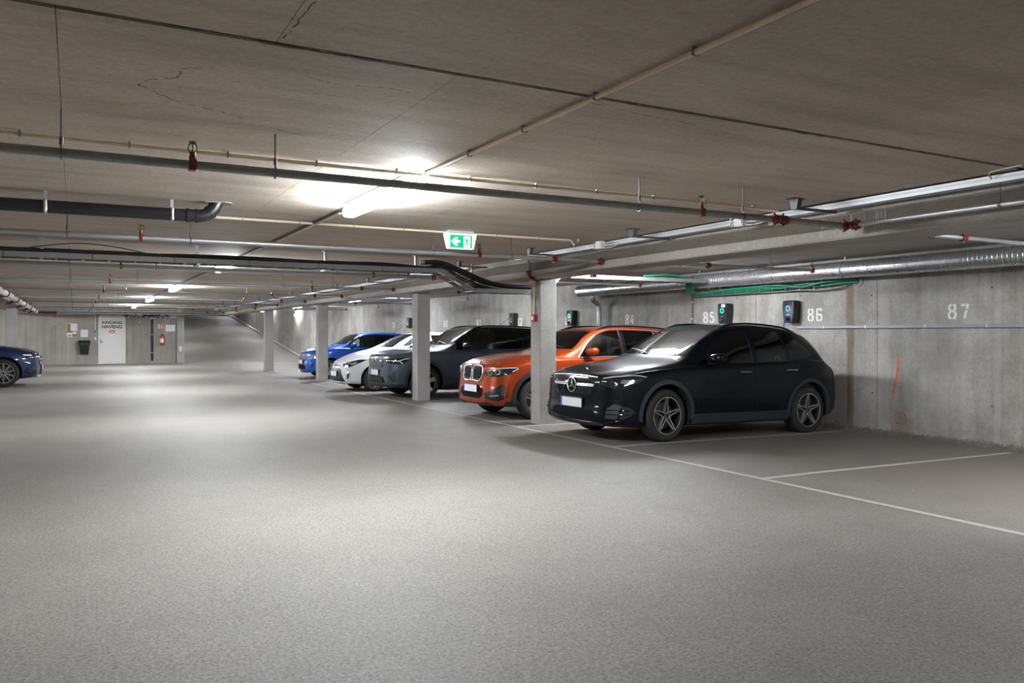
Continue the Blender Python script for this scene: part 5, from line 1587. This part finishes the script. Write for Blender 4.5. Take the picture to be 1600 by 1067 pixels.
c.ribbon('window_trim', [(1.43, 1, 1.02), (2.5, 1, 1.055), (3.2, 1, 1.085), (3.6, 1, 1.115), (3.77, 1, 1.19)], 0.006, 'gloss_black', 90, 0.003)
c.roof_rails(2.08, 3.6)
c.patch('taillight', [(4.25, .86, .92), (4.45, .7, .92), (4.45, .7, 1.0), (4.2, .86, 1.02)], phi=130, mat='tail_red', eps=0.006)
c.rear('tail_bar', sym([(.6, .93), (.6, .98)]), mat='tail_red', eps=0.006)
c.wipers(1.2, 1.16)
o = ob('bonnet_badge', MB().cyl((c.foh - .17, 0, c.top(.17) - .01), (c.foh - .18, 0, c.top(.17) + .006), 0.03, 14), 'chrome', c.root)

# -------- orange SUV
S = dict(L=4.44, W=0.91, foh=0.83, wb=2.67, R=0.345, Ra=0.41,
  top=[(0, .90), (.12, .965), (.4, 1.03), (.8, 1.085), (1.2, 1.125), (1.42, 1.16), (1.7, 1.31), (2.0, 1.475), (2.2, 1.55), (2.5, 1.595), (2.9, 1.61), (3.5, 1.59), (4.0, 1.54), (4.18, 1.47), (4.32, 1.2), (4.44, 1.05)],
  belt=[(0, .80), (.2, .88), (.5, .95), (.9, .99), (1.3, 1.01), (2.0, 1.03), (3.0, 1.06), (3.8, 1.08), (4.2, 1.06), (4.44, .95)],
  bot=[(0, .23), (.4, .21), (4.0, .22), (4.44, .3)],
  wid=[(0, .86), (.3, .89), (.7, .908), (1.2, .90), (2.2, .895), (3.0, .9), (3.6, .91), (4.1, .90), (4.44, .84)],
  fprof=[(.2, .10), (.3, .02), (.42, 0), (.55, .02), (.7, .035), (.85, .05), (.93, .10), (1.2, .3)],
  rprof=[(.2, .10), (.35, .02), (.5, 0), (.75, .01), (.95, .03), (1.1, .06), (1.6, .16)],
  plan=(0.12, 0.20), cabin=(1.52, 4.15), rail=0.72,
  ws=sym([(.72, 1.19), (.68, 1.28), (.60, 1.44), (.56, 1.515), (.3, 1.535)]), ws_cut=(1.2, 2.1), ws_top=2.2,
  rw=sym([(.6, 1.15), (.56, 1.3), (.52, 1.44)]), rw_cut=(4.0, 4.6),
  sidewin=[[(1.68, 1.055), (2.62, 1.08), (2.60, 1.535), (2.36, 1.52), (2.14, 1.45), (1.9, 1.28)],
           [(2.70, 1.085), (3.42, 1.10), (3.36, 1.53), (2.68, 1.54)],
           [(3.47, 1.105), (3.85, 1.14), (3.92, 1.2), (3.80, 1.36), (3.62, 1.46), (3.41, 1.52)]])
c = Car('car', 'metallic orange SUV with twin kidney grille behind the first column', 'paint_orange', S, (6.82, 12.55, -0.006), PI)
c.root.rotation_euler = (0, math.radians(-1.0), PI)
c.glazing('glass_clear', 'glass_clear', 'glass_tint')
c.seats(2.38, 0.66); c.dash(1.72, 1.06)
for q in (c.foh, c.foh + c.wb):
    c.arch(q, 0.07, 'trim_matte', 0.012)
c.side('sill_cladding', [(1.25, .25), (3.08, .25), (3.05, .38), (1.28, .38)], mat='trim_matte', eps=0.012, thick=0.03)
c.wheels((5, [(0.02, 0.03, 0.01, 0.012), (-0.02, -0.03, 0.01, 0.012)]), 0.228)
for sd in (1, -1):
    k = [(sd * .035, .64), (sd * .25, .625), (sd * .34, .69), (sd * .36, .79), (sd * .32, .872), (sd * .07, .885), (sd * .03, .83)]
    g = c.front('kidney_grille', k, mat='trim_black', eps=0.003, thick=0.03)[0]
    c.ribbon('kidney_frame', [(0, a, b) for a, b in k + k[:1]], 0.010, 'chrome', 0, 0.008, g, False)
    for j in range(7):
        yy = sd * (.07 + .038 * j)
        c.ribbon('kidney_slat', [(0, yy, .675), (0, yy, .855)], 0.006, 'trim_black', 0, 0.010, g, False)
c.patch('headlight', [(.08, .42, .81), (.08, .41, .745), (.14, .52, .715), (.26, .68, .715), (.44, .80, .78), (.52, .84, .86), (.4, .80, .865), (.2, .60, .84)], phi=38, mat='lamp_dark', eps=0.006)
for a, b in ((.52, .77), (.66, .79)):
    c.ribbon('headlight_lens', [(.15 + (a - .47) * .6, a + .05 * math.cos(t), b + .034 * math.sin(t)) for t in [2 * PI * i / 8 for i in range(9)]], 0.012, 'lamp_glass', 30, 0.008)
c.ribbon('headlight_strip', [(.1, .46, .80), (.22, .62, .842), (.42, .80, .862), (.50, .83, .855), (.42, .80, .80)], 0.008, 'lamp_clear', 38, 0.008)
c.front('lower_intake', sym([(.32, .34), (.42, .40), (.42, .50), (.3, .53)]), mat='void', eps=0.004)
c.front('front_blade', sym([(.3, .27), (.52, .29), (.5, .32), (.3, .31)]), mat='paint_orange', eps=0.02, thick=0.04)
c.front('chin', sym([(.3, .225), (.6, .235), (.62, .275), (.3, .26)]), mat='trim_matte', eps=0.016, thick=0.03)
c.patch('bumper_inlet', [(.09, .46, .34), (.1, .42, .44), (.18, .62, .50), (.28, .74, .60), (.34, .78, .55), (.36, .80, .38), (.24, .70, .31)], phi=32, mat='trim_black', eps=0.003)
c.patch('fog_light', [(.14, .56, .385), (.24, .72, .40), (.24, .72, .425), (.14, .56, .40)], phi=32, mat='lamp_glass', eps=0.010)
c.patch('corner_cladding', [(.3, .70, .23), (.55, .86, .23), (.46, .85, .34), (.3, .76, .30)], phi=50, mat='trim_matte', eps=0.010)
c.plate(.50)
lo, no = c.hit(0.2, 0, 1.2, 0, 3.0)
em = ob('bonnet_badge', MB().cyl((c.foh - .17, 0, c.top(.13) - 0.01), (c.foh - .175, 0, c.top(.13) + .012), 0.042, 18), 'lamp_clear', c.root)
ob('badge_field', MB().cyl((c.foh - .173, 0, c.top(.13)), (c.foh - .176, 0, c.top(.13) + .0135), 0.030, 16), 'plate_blue', em)
c.mirror(1.86, 1.08, 'paint_orange')
c.handle(2.42, .95); c.handle(3.42, .97)
c.ribbon('window_trim', [(1.66, 1, 1.045), (1.9, 1, 1.295), (2.14, 1, 1.465), (2.36, 1, 1.535), (2.62, 1, 1.55), (3.38, 1, 1.54), (3.64, 1, 1.475), (3.94, 1, 1.2)], 0.011, 'alloy', 90, 0.003)
c.ribbon('window_trim', [(1.66, 1, 1.045), (2.6, 1, 1.07), (3.5, 1, 1.092), (3.94, 1, 1.15)], 0.010, 'alloy', 90, 0.003)
c.side('pillar_cover', [(2.625, 1.08), (2.70, 1.085), (2.68, 1.535), (2.605, 1.535)], mat='gloss_black', eps=0.003, thick=0.006)
c.ribbon('door_gap', [(2.65, 1, .40), (2.66, 1, .8), (2.66, 1, 1.06)], 0.003, 'trim_black', 90, 0.0)
c.ribbon('door_gap', [(1.42, 1, .38), (1.43, 1, .7), (1.5, 1, 1.0)], 0.003, 'trim_black', 90, 0.0)
c.ribbon('side_vent', [(1.3, 1, .80), (1.42, 1, .82), (1.42, 1, .86), (1.3, 1, .85), (1.3, 1, .80)], 0.008, 'chrome', 90, 0.004)
c.roof_rails(2.2, 4.0, 'gloss_black')
c.ribbon('bonnet_gap', [(.15, .55, .94), (.3, .74, .94), (.7, .82, 1.0), (1.3, .84, 1.05)], 0.003, 'trim_black', 60, 0.0)
c.patch('taillight', [(4.2, .86, .92), (4.42, .6, .92), (4.42, .6, 1.02), (4.2, .86, 1.04)], phi=130, mat='tail_red', eps=0.006)
c.wipers(1.4, 1.20)
o = ob('dash_slip', MB().box(-1.0, -0.8, -0.5, -0.3, 1.13, 1.135), 'paper', c.root)

# -------- slate SUV with a black roof
S = dict(L=4.425, W=0.93, foh=0.87, wb=2.70, R=0.36, Ra=0.42, roofmat='gloss_black', shoulder=0.955,
  top=[(0, .95), (.1, 1.0), (.4, 1.05), (.8, 1.09), (1.2, 1.12), (1.4, 1.16), (1.68, 1.33), (1.95, 1.50), (2.12, 1.59), (2.4, 1.635), (2.9, 1.65), (3.5, 1.635), (4.0, 1.60), (4.15, 1.53), (4.28, 1.25), (4.425, 1.12)],
  belt=[(0, .86), (.2, .93), (.5, 1.0), (.9, 1.03), (1.3, 1.05), (2.0, 1.07), (3.0, 1.09), (3.6, 1.12), (4.0, 1.16), (4.425, 1.02)],
  bot=[(0, .24), (.4, .22), (4.0, .23), (4.425, .3)],
  wid=[(0, .88), (.3, .91), (.7, .93), (1.2, .92), (2.2, .915), (3.0, .92), (3.6, .93), (4.1, .92), (4.425, .86)],
  fprof=[(.2, .10), (.3, .02), (.45, 0), (.6, .01), (.8, .02), (.92, .045), (.97, .09), (1.2, .3)],
  rprof=[(.2, .10), (.35, .02), (.5, 0), (.75, .01), (.95, .03), (1.1, .06), (1.6, .14)],
  plan=(0.10, 0.20), cabin=(1.5, 4.12), rail=0.73,
  ws=sym([(.74, 1.19), (.70, 1.29), (.62, 1.46), (.58, 1.55), (.3, 1.57)]), ws_cut=(1.2, 2.05), ws_top=2.1,
  rw=sym([(.6, 1.22), (.56, 1.35), (.52, 1.5)]), rw_cut=(4.0, 4.6),
  sidewin=[[(1.62, 1.09), (2.58, 1.105), (2.56, 1.57), (2.28, 1.555), (2.06, 1.48), (1.85, 1.30)],
           [(2.66, 1.11), (3.36, 1.125), (3.34, 1.57), (2.64, 1.575)],
           [(3.42, 1.13), (3.56, 1.14), (3.86, 1.40), (3.84, 1.53), (3.40, 1.565)]])
c = Car('car', 'slate grey SUV with black roof behind the second column', 'paint_slate', S, (6.85, 17.55, -0.006), PI)
c.root.rotation_euler = (0, math.radians(-1.0), PI)
c.glazing('glass_clear', 'glass_mid', 'glass_tint')
c.seats(2.32, 0.68); c.dash(1.7, 1.08)
for q in (c.foh, c.foh + c.wb):
    c.arch(q, 0.065, 'trim_matte', 0.012)
c.side('sill_cladding', [(1.32, .26), (3.14, .26), (3.1, .42), (1.9, .40), (1.36, .50)], mat='trim_matte', eps=0.012, thick=0.03)
c.wheels((5, [(0.0, 0.0, 0.03, 0.055)]), 0.245)
g = c.front('grille_panel', sym([(.36, .70), (.42, .76), (.42, .86), (.3, .90)]), mat='paint_slate', eps=0.012, thick=0.03)[0]
c.front('grille_strip', sym([(.38, .675), (.46, .70), (.42, .725), (.3, .70)]), mat='trim_black', eps=0.014, thick=0.03)
lo, no = c.hit(0, 0, .80, 0)
em = ob('emblem', MB().tube([(lo.x + .02, .075 * math.cos(a), .80 + .075 * math.sin(a)) for a in [2 * PI * i / 24 for i in range(25)]], 0.010, 7), 'chrome', g, True)
ob('emblem_disc', MB().cyl((lo.x + .005, 0, .80), (lo.x + .018, 0, .80), 0.066, 18), 'trim_black', g)
c.patch('headlight', [(.08, .52, .86), (.1, .54, .80), (.2, .66, .76), (.34, .78, .755), (.46, .86, .80), (.54, .88, .88), (.4, .84, .89), (.2, .66, .88)], phi=38, mat='lamp_dark', eps=0.006)
c.ribbon('headlight_strip', [(.1, .56, .835), (.22, .70, .83), (.34, .79, .825)], 0.012, 'lamp_clear', 38, 0.008)
c.ribbon('headlight_strip', [(.34, .79, .825), (.42, .84, .865), (.5, .87, .88)], 0.009, 'lamp_clear', 38, 0.008)
c.ribbon('headlight_strip', [(.34, .79, .825), (.38, .82, .79), (.40, .83, .77)], 0.009, 'lamp_clear', 38, 0.008)
g = c.front('lower_intake', sym([(.3, .33), (.56, .34), (.48, .47), (.3, .475)]), mat='void', eps=0.004)[0]
for zz in (.37, .405, .44):
    c.ribbon('intake_bar', [(0, -.46, zz), (0, 0, zz), (0, .46, zz)], 0.008, 'trim_matte', 0, 0.010, g, False)
c.front('chin', sym([(.3, .25), (.66, .25), (.7, .31), (.3, .32)]), mat='trim_matte', eps=0.012, thick=0.03)
c.patch('corner_cladding', [(.2, .66, .25), (.5, .88, .25), (.48, .88, .32), (.2, .66, .32)], phi=45, mat='trim_matte', eps=0.012)
c.patch('bumper_inlet', [(.2, .72, .37), (.19, .70, .42), (.14, .62, .455), (.14, .62, .49), (.19, .71, .50), (.22, .74, .60), (.30, .80, .62), (.33, .82, .54), (.31, .81, .37)], phi=38, mat='trim_black', eps=0.003)
c.plate(.555)
c.mirror(1.82, 1.10, 'gloss_black')
c.handle(2.4, .98); c.handle(3.3, 1.0)
c.ribbon('door_gap', [(2.61, 1, .44), (2.62, 1, .8), (2.62, 1, 1.08)], 0.003, 'trim_black', 90, 0.0)
c.ribbon('door_gap', [(1.40, 1, .44), (1.42, 1, .7), (1.5, 1, 1.04)], 0.003, 'trim_black', 90, 0.0)
c.ribbon('bonnet_gap', [(.2, .78, .97), (.7, .86, 1.04), (1.3, .86, 1.08)], 0.003, 'trim_black', 70, 0.0)
c.roof_rails(2.15, 4.0, 'gloss_black')
ob('aerial', MB().cyl((c.foh - 3.1, 0.05, c.top(3.1)), (c.foh - 3.55, 0.05, c.top(3.1) + 0.32), 0.005, 6), 'trim_black', c.root)
c.patch('taillight', [(4.15, .88, .98), (4.4, .7, .98), (4.35, .7, 1.3), (4.12, .84, 1.3)], phi=125, mat='tail_red', eps=0.006)
c.wipers(1.4, 1.20)

# -------- white hatchback
S = dict(L=3.95, W=0.848, foh=0.80, wb=2.51, R=0.305, Ra=0.36,
  top=[(0, .72), (.1, .78), (.35, .88), (.7, .965), (1.0, 1.025), (1.15, 1.07), (1.5, 1.25), (1.85, 1.405), (2.1, 1.475), (2.4, 1.505), (2.8, 1.50), (3.3, 1.455), (3.6, 1.39), (3.75, 1.22), (3.88, 1.0), (3.95, .92)],
  belt=[(0, .66), (.2, .75), (.5, .83), (.9, .90), (1.3, .93), (2.0, .96), (2.8, 1.0), (3.4, 1.03), (3.7, 1.0), (3.95, .88)],
  bot=[(0, .20), (.4, .18), (3.5, .19), (3.95, .26)],
  wid=[(0, .78), (.3, .82), (.7, .845), (1.2, .835), (2.2, .83), (3.0, .845), (3.5, .84), (3.95, .78)],
  fprof=[(.2, .06), (.3, 0), (.42, 0), (.55, .03), (.7, .09), (.8, .15), (1.2, .3)],
  rprof=[(.2, .10), (.35, .02), (.5, 0), (.75, .01), (.95, .03), (1.1, .06), (1.6, .14)],
  plan=(0.16, 0.16), cabin=(1.3, 3.55), rail=0.70,
  ws=sym([(.64, 1.10), (.60, 1.2), (.55, 1.33), (.52, 1.41), (.3, 1.435)]), ws_cut=(0.95, 2.0), ws_top=2.1,
  rw=sym([(.5, 1.05), (.48, 1.2), (.46, 1.3)]), rw_cut=(3.4, 4.1),
  sidewin=[[(1.42, .985), (2.3, 1.01), (2.28, 1.42), (2.0, 1.395), (1.8, 1.31), (1.6, 1.17)],
           [(2.37, 1.015), (3.0, 1.04), (2.94, 1.42), (2.35, 1.425)],
           [(3.05, 1.045), (3.3, 1.08), (3.28, 1.2), (3.0, 1.39)]])
c = Car('car', 'white hatchback with large black trapezoid grille beside the slate car', 'paint_white', S, (6.55, 20.0, -0.003), PI)
c.root.rotation_euler = (0, math.radians(-0.9), PI)
c.glazing('glass_clear', 'glass_clear', 'glass_tint')
c.seats(2.1, 0.58); c.dash(1.5, .99)
c.wheels((8, [(0.0, 0.0, 0.014, 0.016)]), 0.20, 'alloy', 'disc_metal')
g = c.front('grille', sym([(.3, .225), (.62, .24), (.52, .38), (.42, .52), (.3, .56)]), mat='trim_black', eps=0.006, thick=0.03)[0]
for zz in (.3, .36, .42):
    c.ribbon('grille_bar', [(0, -.40, zz), (0, 0, zz), (0, .40, zz)], 0.007, 'trim_matte', 0, 0.012, g, False)
c.front('chin', sym([(.3, .195), (.6, .20), (.62, .24), (.3, .235)]), mat='paint_white', eps=0.03, thick=0.05)
c.patch('headlight', [(.2, .34, .66), (.24, .40, .60), (.3, .54, .585), (.36, .64, .62), (.52, .74, .72), (.62, .78, .79), (.48, .70, .785), (.3, .52, .72)], phi=35, mat='lamp_dark', eps=0.006)
c.patch('headlight_lens', [(.34, .58, .65), (.4, .65, .65), (.48, .70, .71), (.42, .64, .72)], phi=35, mat='lamp_glass', eps=0.009)
c.ribbon('headlight_strip', [(.22, .32, .60), (.3, .5, .585), (.36, .62, .60), (.5, .72, .68)], 0.008, 'lamp_clear', 35, 0.008)
c.front('nose_bar', sym([(.2, .60), (.30, .605), (.28, .625), (.2, .635)]), mat='trim_black', eps=0.006)
lo, no = c.hit(0, 0, .635, 0)
ob('emblem', MB().tube([(lo.x + .012, .075 * math.cos(a), .635 + .05 * math.sin(a)) for a in [2 * PI * i / 20 for i in range(21)]], 0.008, 6), 'chrome', c.root, True)
c.patch('fog_light', [(.2, .62, .32), (.22, .66, .32), (.24, .68, .46), (.21, .62, .42)], phi=40, mat='trim_black', eps=0.006)
c.ribbon('fog_trim', [(.2, .60, .30), (.2, .60, .42), (.24, .68, .50)], 0.008, 'chrome', 40, 0.006)
c.plate(.42)
c.mirror(1.55, 1.0, 'paint_white')
c.handle(2.15, .87); c.handle(2.95, .9)
c.ribbon('door_gap', [(2.33, 1, .35), (2.34, 1, .7), (2.33, 1, .98)], 0.003, 'trim_black', 90, 0.0)
c.ribbon('door_gap', [(1.22, 1, .35), (1.24, 1, .6), (1.3, 1, .92)], 0.003, 'trim_black', 90, 0.0)
c.ribbon('bonnet_gap', [(.45, .70, .80), (.8, .74, .92), (1.1, .74, .98)], 0.003, 'trim_black', 70, 0.0)
c.patch('taillight', [(3.7, .78, .85), (3.92, .6, .85), (3.85, .6, 1.05), (3.68, .76, 1.05)], phi=130, mat='tail_red', eps=0.006)
c.wipers(1.2, 1.11)
ob('aerial', MB().cyl((c.foh - 3.2, 0, c.top(3.2)), (c.foh - 3.45, 0, c.top(3.2) + 0.14), 0.005, 6), 'trim_black', c.root)

# -------- blue hatchback
S = dict(L=3.85, W=0.848, foh=0.77, wb=2.43, R=0.30, Ra=0.355,
  top=[(0, .82), (.1, .88), (.35, .95), (.7, 1.005), (1.0, 1.04), (1.12, 1.07), (1.4, 1.22), (1.7, 1.38), (1.9, 1.455), (2.2, 1.50), (2.6, 1.51), (3.1, 1.49), (3.5, 1.44), (3.64, 1.3), (3.76, 1.05), (3.85, .95)],
  belt=[(0, .73), (.2, .82), (.5, .90), (.9, .945), (1.3, .96), (2.0, .98), (2.8, 1.0), (3.4, 1.03), (3.65, 1.0), (3.85, .88)],
  bot=[(0, .20), (.4, .18), (3.4, .19), (3.85, .26)],
  wid=[(0, .78), (.3, .82), (.7, .845), (1.2, .835), (2.2, .83), (2.9, .845), (3.4, .84), (3.85, .78)],
  fprof=[(.2, .06), (.3, .01), (.42, 0), (.6, .03), (.75, .06), (.85, .12), (1.2, .3)],
  rprof=[(.2, .10), (.35, .02), (.5, 0), (.75, .01), (.95, .03), (1.1, .06), (1.6, .12)],
  plan=(0.18, 0.16), cabin=(1.24, 3.5), rail=0.73,
  ws=sym([(.66, 1.10), (.63, 1.2), (.58, 1.33), (.56, 1.40), (.3, 1.425)]), ws_cut=(0.95, 1.85), ws_top=1.9,
  rw=sym([(.5, 1.1), (.5, 1.2), (.48, 1.34)]), rw_cut=(3.35, 4.0),
  sidewin=[[(1.34, .995), (2.2, 1.015), (2.19, 1.425), (1.9, 1.395), (1.7, 1.30), (1.5, 1.16)],
           [(2.27, 1.02), (2.95, 1.04), (2.94, 1.42), (2.26, 1.43)],
           [(3.0, 1.05), (3.2, 1.08), (3.24, 1.3), (3.0, 1.41)]])
c = Car('car', 'bright blue hatchback behind the third column', 'paint_blue', S, (7.2, 26.2, -0.01), PI)
c.root.rotation_euler = (0, math.radians(-0.9), PI)
c.glazing('glass_clear', 'glass_clear', 'glass_tint')
c.seats(2.05, 0.58); c.dash(1.45, .99)
c.wheels((7, [(0.0, 0.0, 0.016, 0.02)]), 0.20, 'alloy', 'rim_black')
c.front('grille', sym([(.3, .56), (.42, .60), (.46, .72), (.3, .75)]), mat='trim_black', eps=0.005)
c.front('lower_intake', sym([(.3, .29), (.46, .30), (.40, .42), (.3, .43)]), mat='void', eps=0.005)
c.front('chin', sym([(.3, .20), (.6, .20), (.62, .225), (.3, .225)]), mat='gloss_black', eps=0.03, thick=0.05)
c.patch('headlight', [(.16, .46, .66), (.2, .56, .60), (.34, .70, .64), (.5, .76, .80), (.56, .77, .86), (.42, .70, .83), (.26, .56, .76)], phi=40, mat='lamp_glass', eps=0.006)
c.patch('bumper_inlet', [(.16, .52, .34), (.26, .66, .36), (.32, .71, .50), (.24, .64, .46)], phi=38, mat='trim_black', eps=0.004)
c.plate(.52)
c.mirror(1.48, 1.0, 'paint_blue')
c.handle(2.08, .88); c.handle(2.9, .9)
c.side('pillar_cover', [(1.30, .985), (1.34, .995), (1.5, 1.16), (1.7, 1.30), (1.9, 1.395), (1.84, 1.425), (1.64, 1.34), (1.43, 1.2)], mat='gloss_black', eps=0.003, thick=0.006)
c.side('pillar_cover', [(2.2, 1.015), (2.27, 1.02), (2.26, 1.43), (2.19, 1.425)], mat='gloss_black', eps=0.003, thick=0.006)
c.ribbon('door_gap', [(2.23, 1, .35), (2.24, 1, .7), (2.23, 1, .99)], 0.003, 'trim_black', 90, 0.0)
c.ribbon('door_gap', [(1.18, 1, .35), (1.2, 1, .6), (1.26, 1, .94)], 0.003, 'trim_black', 90, 0.0)
c.ribbon('bonnet_gap', [(.4, .70, .88), (.8, .76, .96), (1.1, .76, 1.0)], 0.003, 'trim_black', 70, 0.0)
c.patch('taillight', [(3.6, .78, .85), (3.82, .6, .85), (3.75, .6, 1.1), (3.58, .76, 1.1)], phi=130, mat='tail_red', eps=0.006)
c.wipers(1.2, 1.11)
ob('aerial', MB().cyl((c.foh - 3.15, 0, c.top(3.15)), (c.foh - 3.5, 0, c.top(3.15) + 0.26), 0.005, 6), 'trim_black', c.root)

# -------- dark blue SUV in the opposite bays
S = dict(L=4.72, W=0.945, foh=0.86, wb=2.89, R=0.372, Ra=0.43,
  top=[(0, .90), (.12, .97), (.4, 1.04), (.8, 1.095), (1.2, 1.13), (1.45, 1.17), (1.75, 1.33), (2.05, 1.49), (2.25, 1.57), (2.6, 1.625), (3.0, 1.64), (3.6, 1.61), (4.1, 1.54), (4.3, 1.46), (4.52, 1.2), (4.72, 1.0)],
  belt=[(0, .82), (.2, .90), (.5, .97), (.9, 1.01), (1.4, 1.03), (2.0, 1.04), (3.0, 1.07), (3.8, 1.10), (4.3, 1.08), (4.72, .95)],
  bot=[(0, .24), (.4, .21), (4.2, .22), (4.72, .3)],
  wid=[(0, .88), (.3, .915), (.7, .94), (1.2, .93), (2.2, .925), (3.2, .935), (3.8, .945), (4.3, .93), (4.72, .86)],
  fprof=[(.2, .10), (.3, .02), (.4, 0), (.55, .015), (.75, .02), (.88, .05), (.93, .10), (1.2, .3)],
  rprof=[(.2, .10), (.35, .02), (.5, 0), (.75, .01), (.95, .04), (1.1, .08), (1.6, .18)],
  plan=(0.12, 0.20), cabin=(1.56, 4.2), rail=0.70,
  ws=sym([(.72, 1.20), (.68, 1.30), (.60, 1.46), (.56, 1.53), (.3, 1.555)]), ws_cut=(1.25, 2.15), ws_top=2.25,
  rw=sym([(.58, 1.15), (.55, 1.3), (.50, 1.42)]), rw_cut=(4.1, 4.9),
  sidewin=[[(1.72, 1.075), (2.72, 1.095), (2.70, 1.56), (2.44, 1.54), (2.2, 1.47), (1.95, 1.29)],
           [(2.80, 1.10), (3.6, 1.12), (3.52, 1.55), (2.78, 1.565)],
           [(3.66, 1.125), (4.0, 1.16), (4.06, 1.25), (3.85, 1.42), (3.58, 1.53)]])
c = Car('car', 'dark navy blue SUV with ten-spoke wheels nosing out of the opposite bays', 'paint_navy', S, (-1.66, 26.28, 0.0), 0.0)
c.glazing('glass_clear', 'glass_mid', 'glass_tint')
c.seats(2.45, 0.66); c.dash(1.8, 1.08)
c.wheels((10, [(0.0, 0.0, 0.010, 0.012)]), 0.262)
g = c.front('grille', sym([(.30, .56), (.46, .60), (.55, .72), (.52, .86), (.3, .89)]), mat='gloss_black', eps=0.006, thick=0.02)[0]
c.ribbon('grille_trim', [(0, a, b) for a, b in sym([(.30, .56), (.46, .60), (.55, .72), (.52, .86), (.3, .89)])], 0.010, 'chrome', 0, 0.010, g, False)
c.ribbon('grille_bar', [(0, -.5, .73), (0, 0, .735), (0, .5, .73)], 0.016, 'chrome', 0, 0.012, g, False)
lo, no = c.hit(0, 0, .735, 0)
ob('emblem', MB().tube([(lo.x + .02, .09 * math.cos(a), .735 + .09 * math.sin(a)) for a in [2 * PI * i / 24 for i in range(25)]], 0.009, 7), 'chrome', g, True)
c.patch('headlight', [(.10, .56, .87), (.10, .57, .80), (.22, .72, .765), (.36, .84, .78), (.52, .89, .86), (.44, .87, .90), (.24, .72, .89)], phi=42, mat='lamp_dark', eps=0.006)
c.patch('headlight_lens', [(.26, .76, .82), (.42, .86, .83), (.44, .87, .87), (.28, .77, .86)], phi=45, mat='lamp_clear', eps=0.009)
c.front('lower_intake', sym([(.3, .30), (.56, .32), (.5, .45), (.3, .46)]), mat='void', eps=0.004)
c.front('chin', sym([(.3, .235), (.62, .24), (.66, .275), (.3, .27)]), mat='chrome', eps=0.02, thick=0.04)
c.patch('bumper_inlet', [(.14, .62, .34), (.16, .62, .46), (.24, .74, .52), (.38, .86, .48), (.42, .88, .38), (.3, .80, .32)], phi=40, mat='trim_black', eps=0.003)
c.ribbon('bumper_blade', [(.14, .62, .30), (.26, .77, .33), (.38, .86, .40), (.36, .85, .50), (.24, .74, .55)], 0.008, 'gloss_black', 40, 0.004)
c.plate(.50)
c.mirror(1.95, 1.08, 'paint_navy')
c.handle(2.5, .96); c.handle(3.5, .98)
c.ribbon('door_gap', [(2.75, 1, .38), (2.76, 1, .8), (2.75, 1, 1.08)], 0.003, 'trim_black', 90, 0.0)
c.ribbon('door_gap', [(1.5, 1, .38), (1.52, 1, .7), (1.58, 1, 1.02)], 0.003, 'trim_black', 90, 0.0)
c.ribbon('bonnet_gap', [(.25, .82, .93), (.7, .88, 1.0), (1.4, .88, 1.06)], 0.003, 'trim_black', 70, 0.0)
c.side('sill_cladding', [(1.32, .245), (3.3, .245), (3.28, .36), (1.34, .36)], mat='trim_matte', eps=0.012, thick=0.03)
c.ribbon('window_trim', [(1.7, 1, 1.065), (2.7, 1, 1.085), (3.6, 1, 1.11), (4.0, 1, 1.15)], 0.008, 'chrome', 90, 0.003)
c.roof_rails(2.3, 4.1, 'alloy')
c.patch('taillight', [(4.4, .86, .95), (4.7, .6, .95), (4.68, .6, 1.03), (4.4, .86, 1.06)], phi=130, mat='tail_red', eps=0.006)
c.wipers(1.45, 1.21)
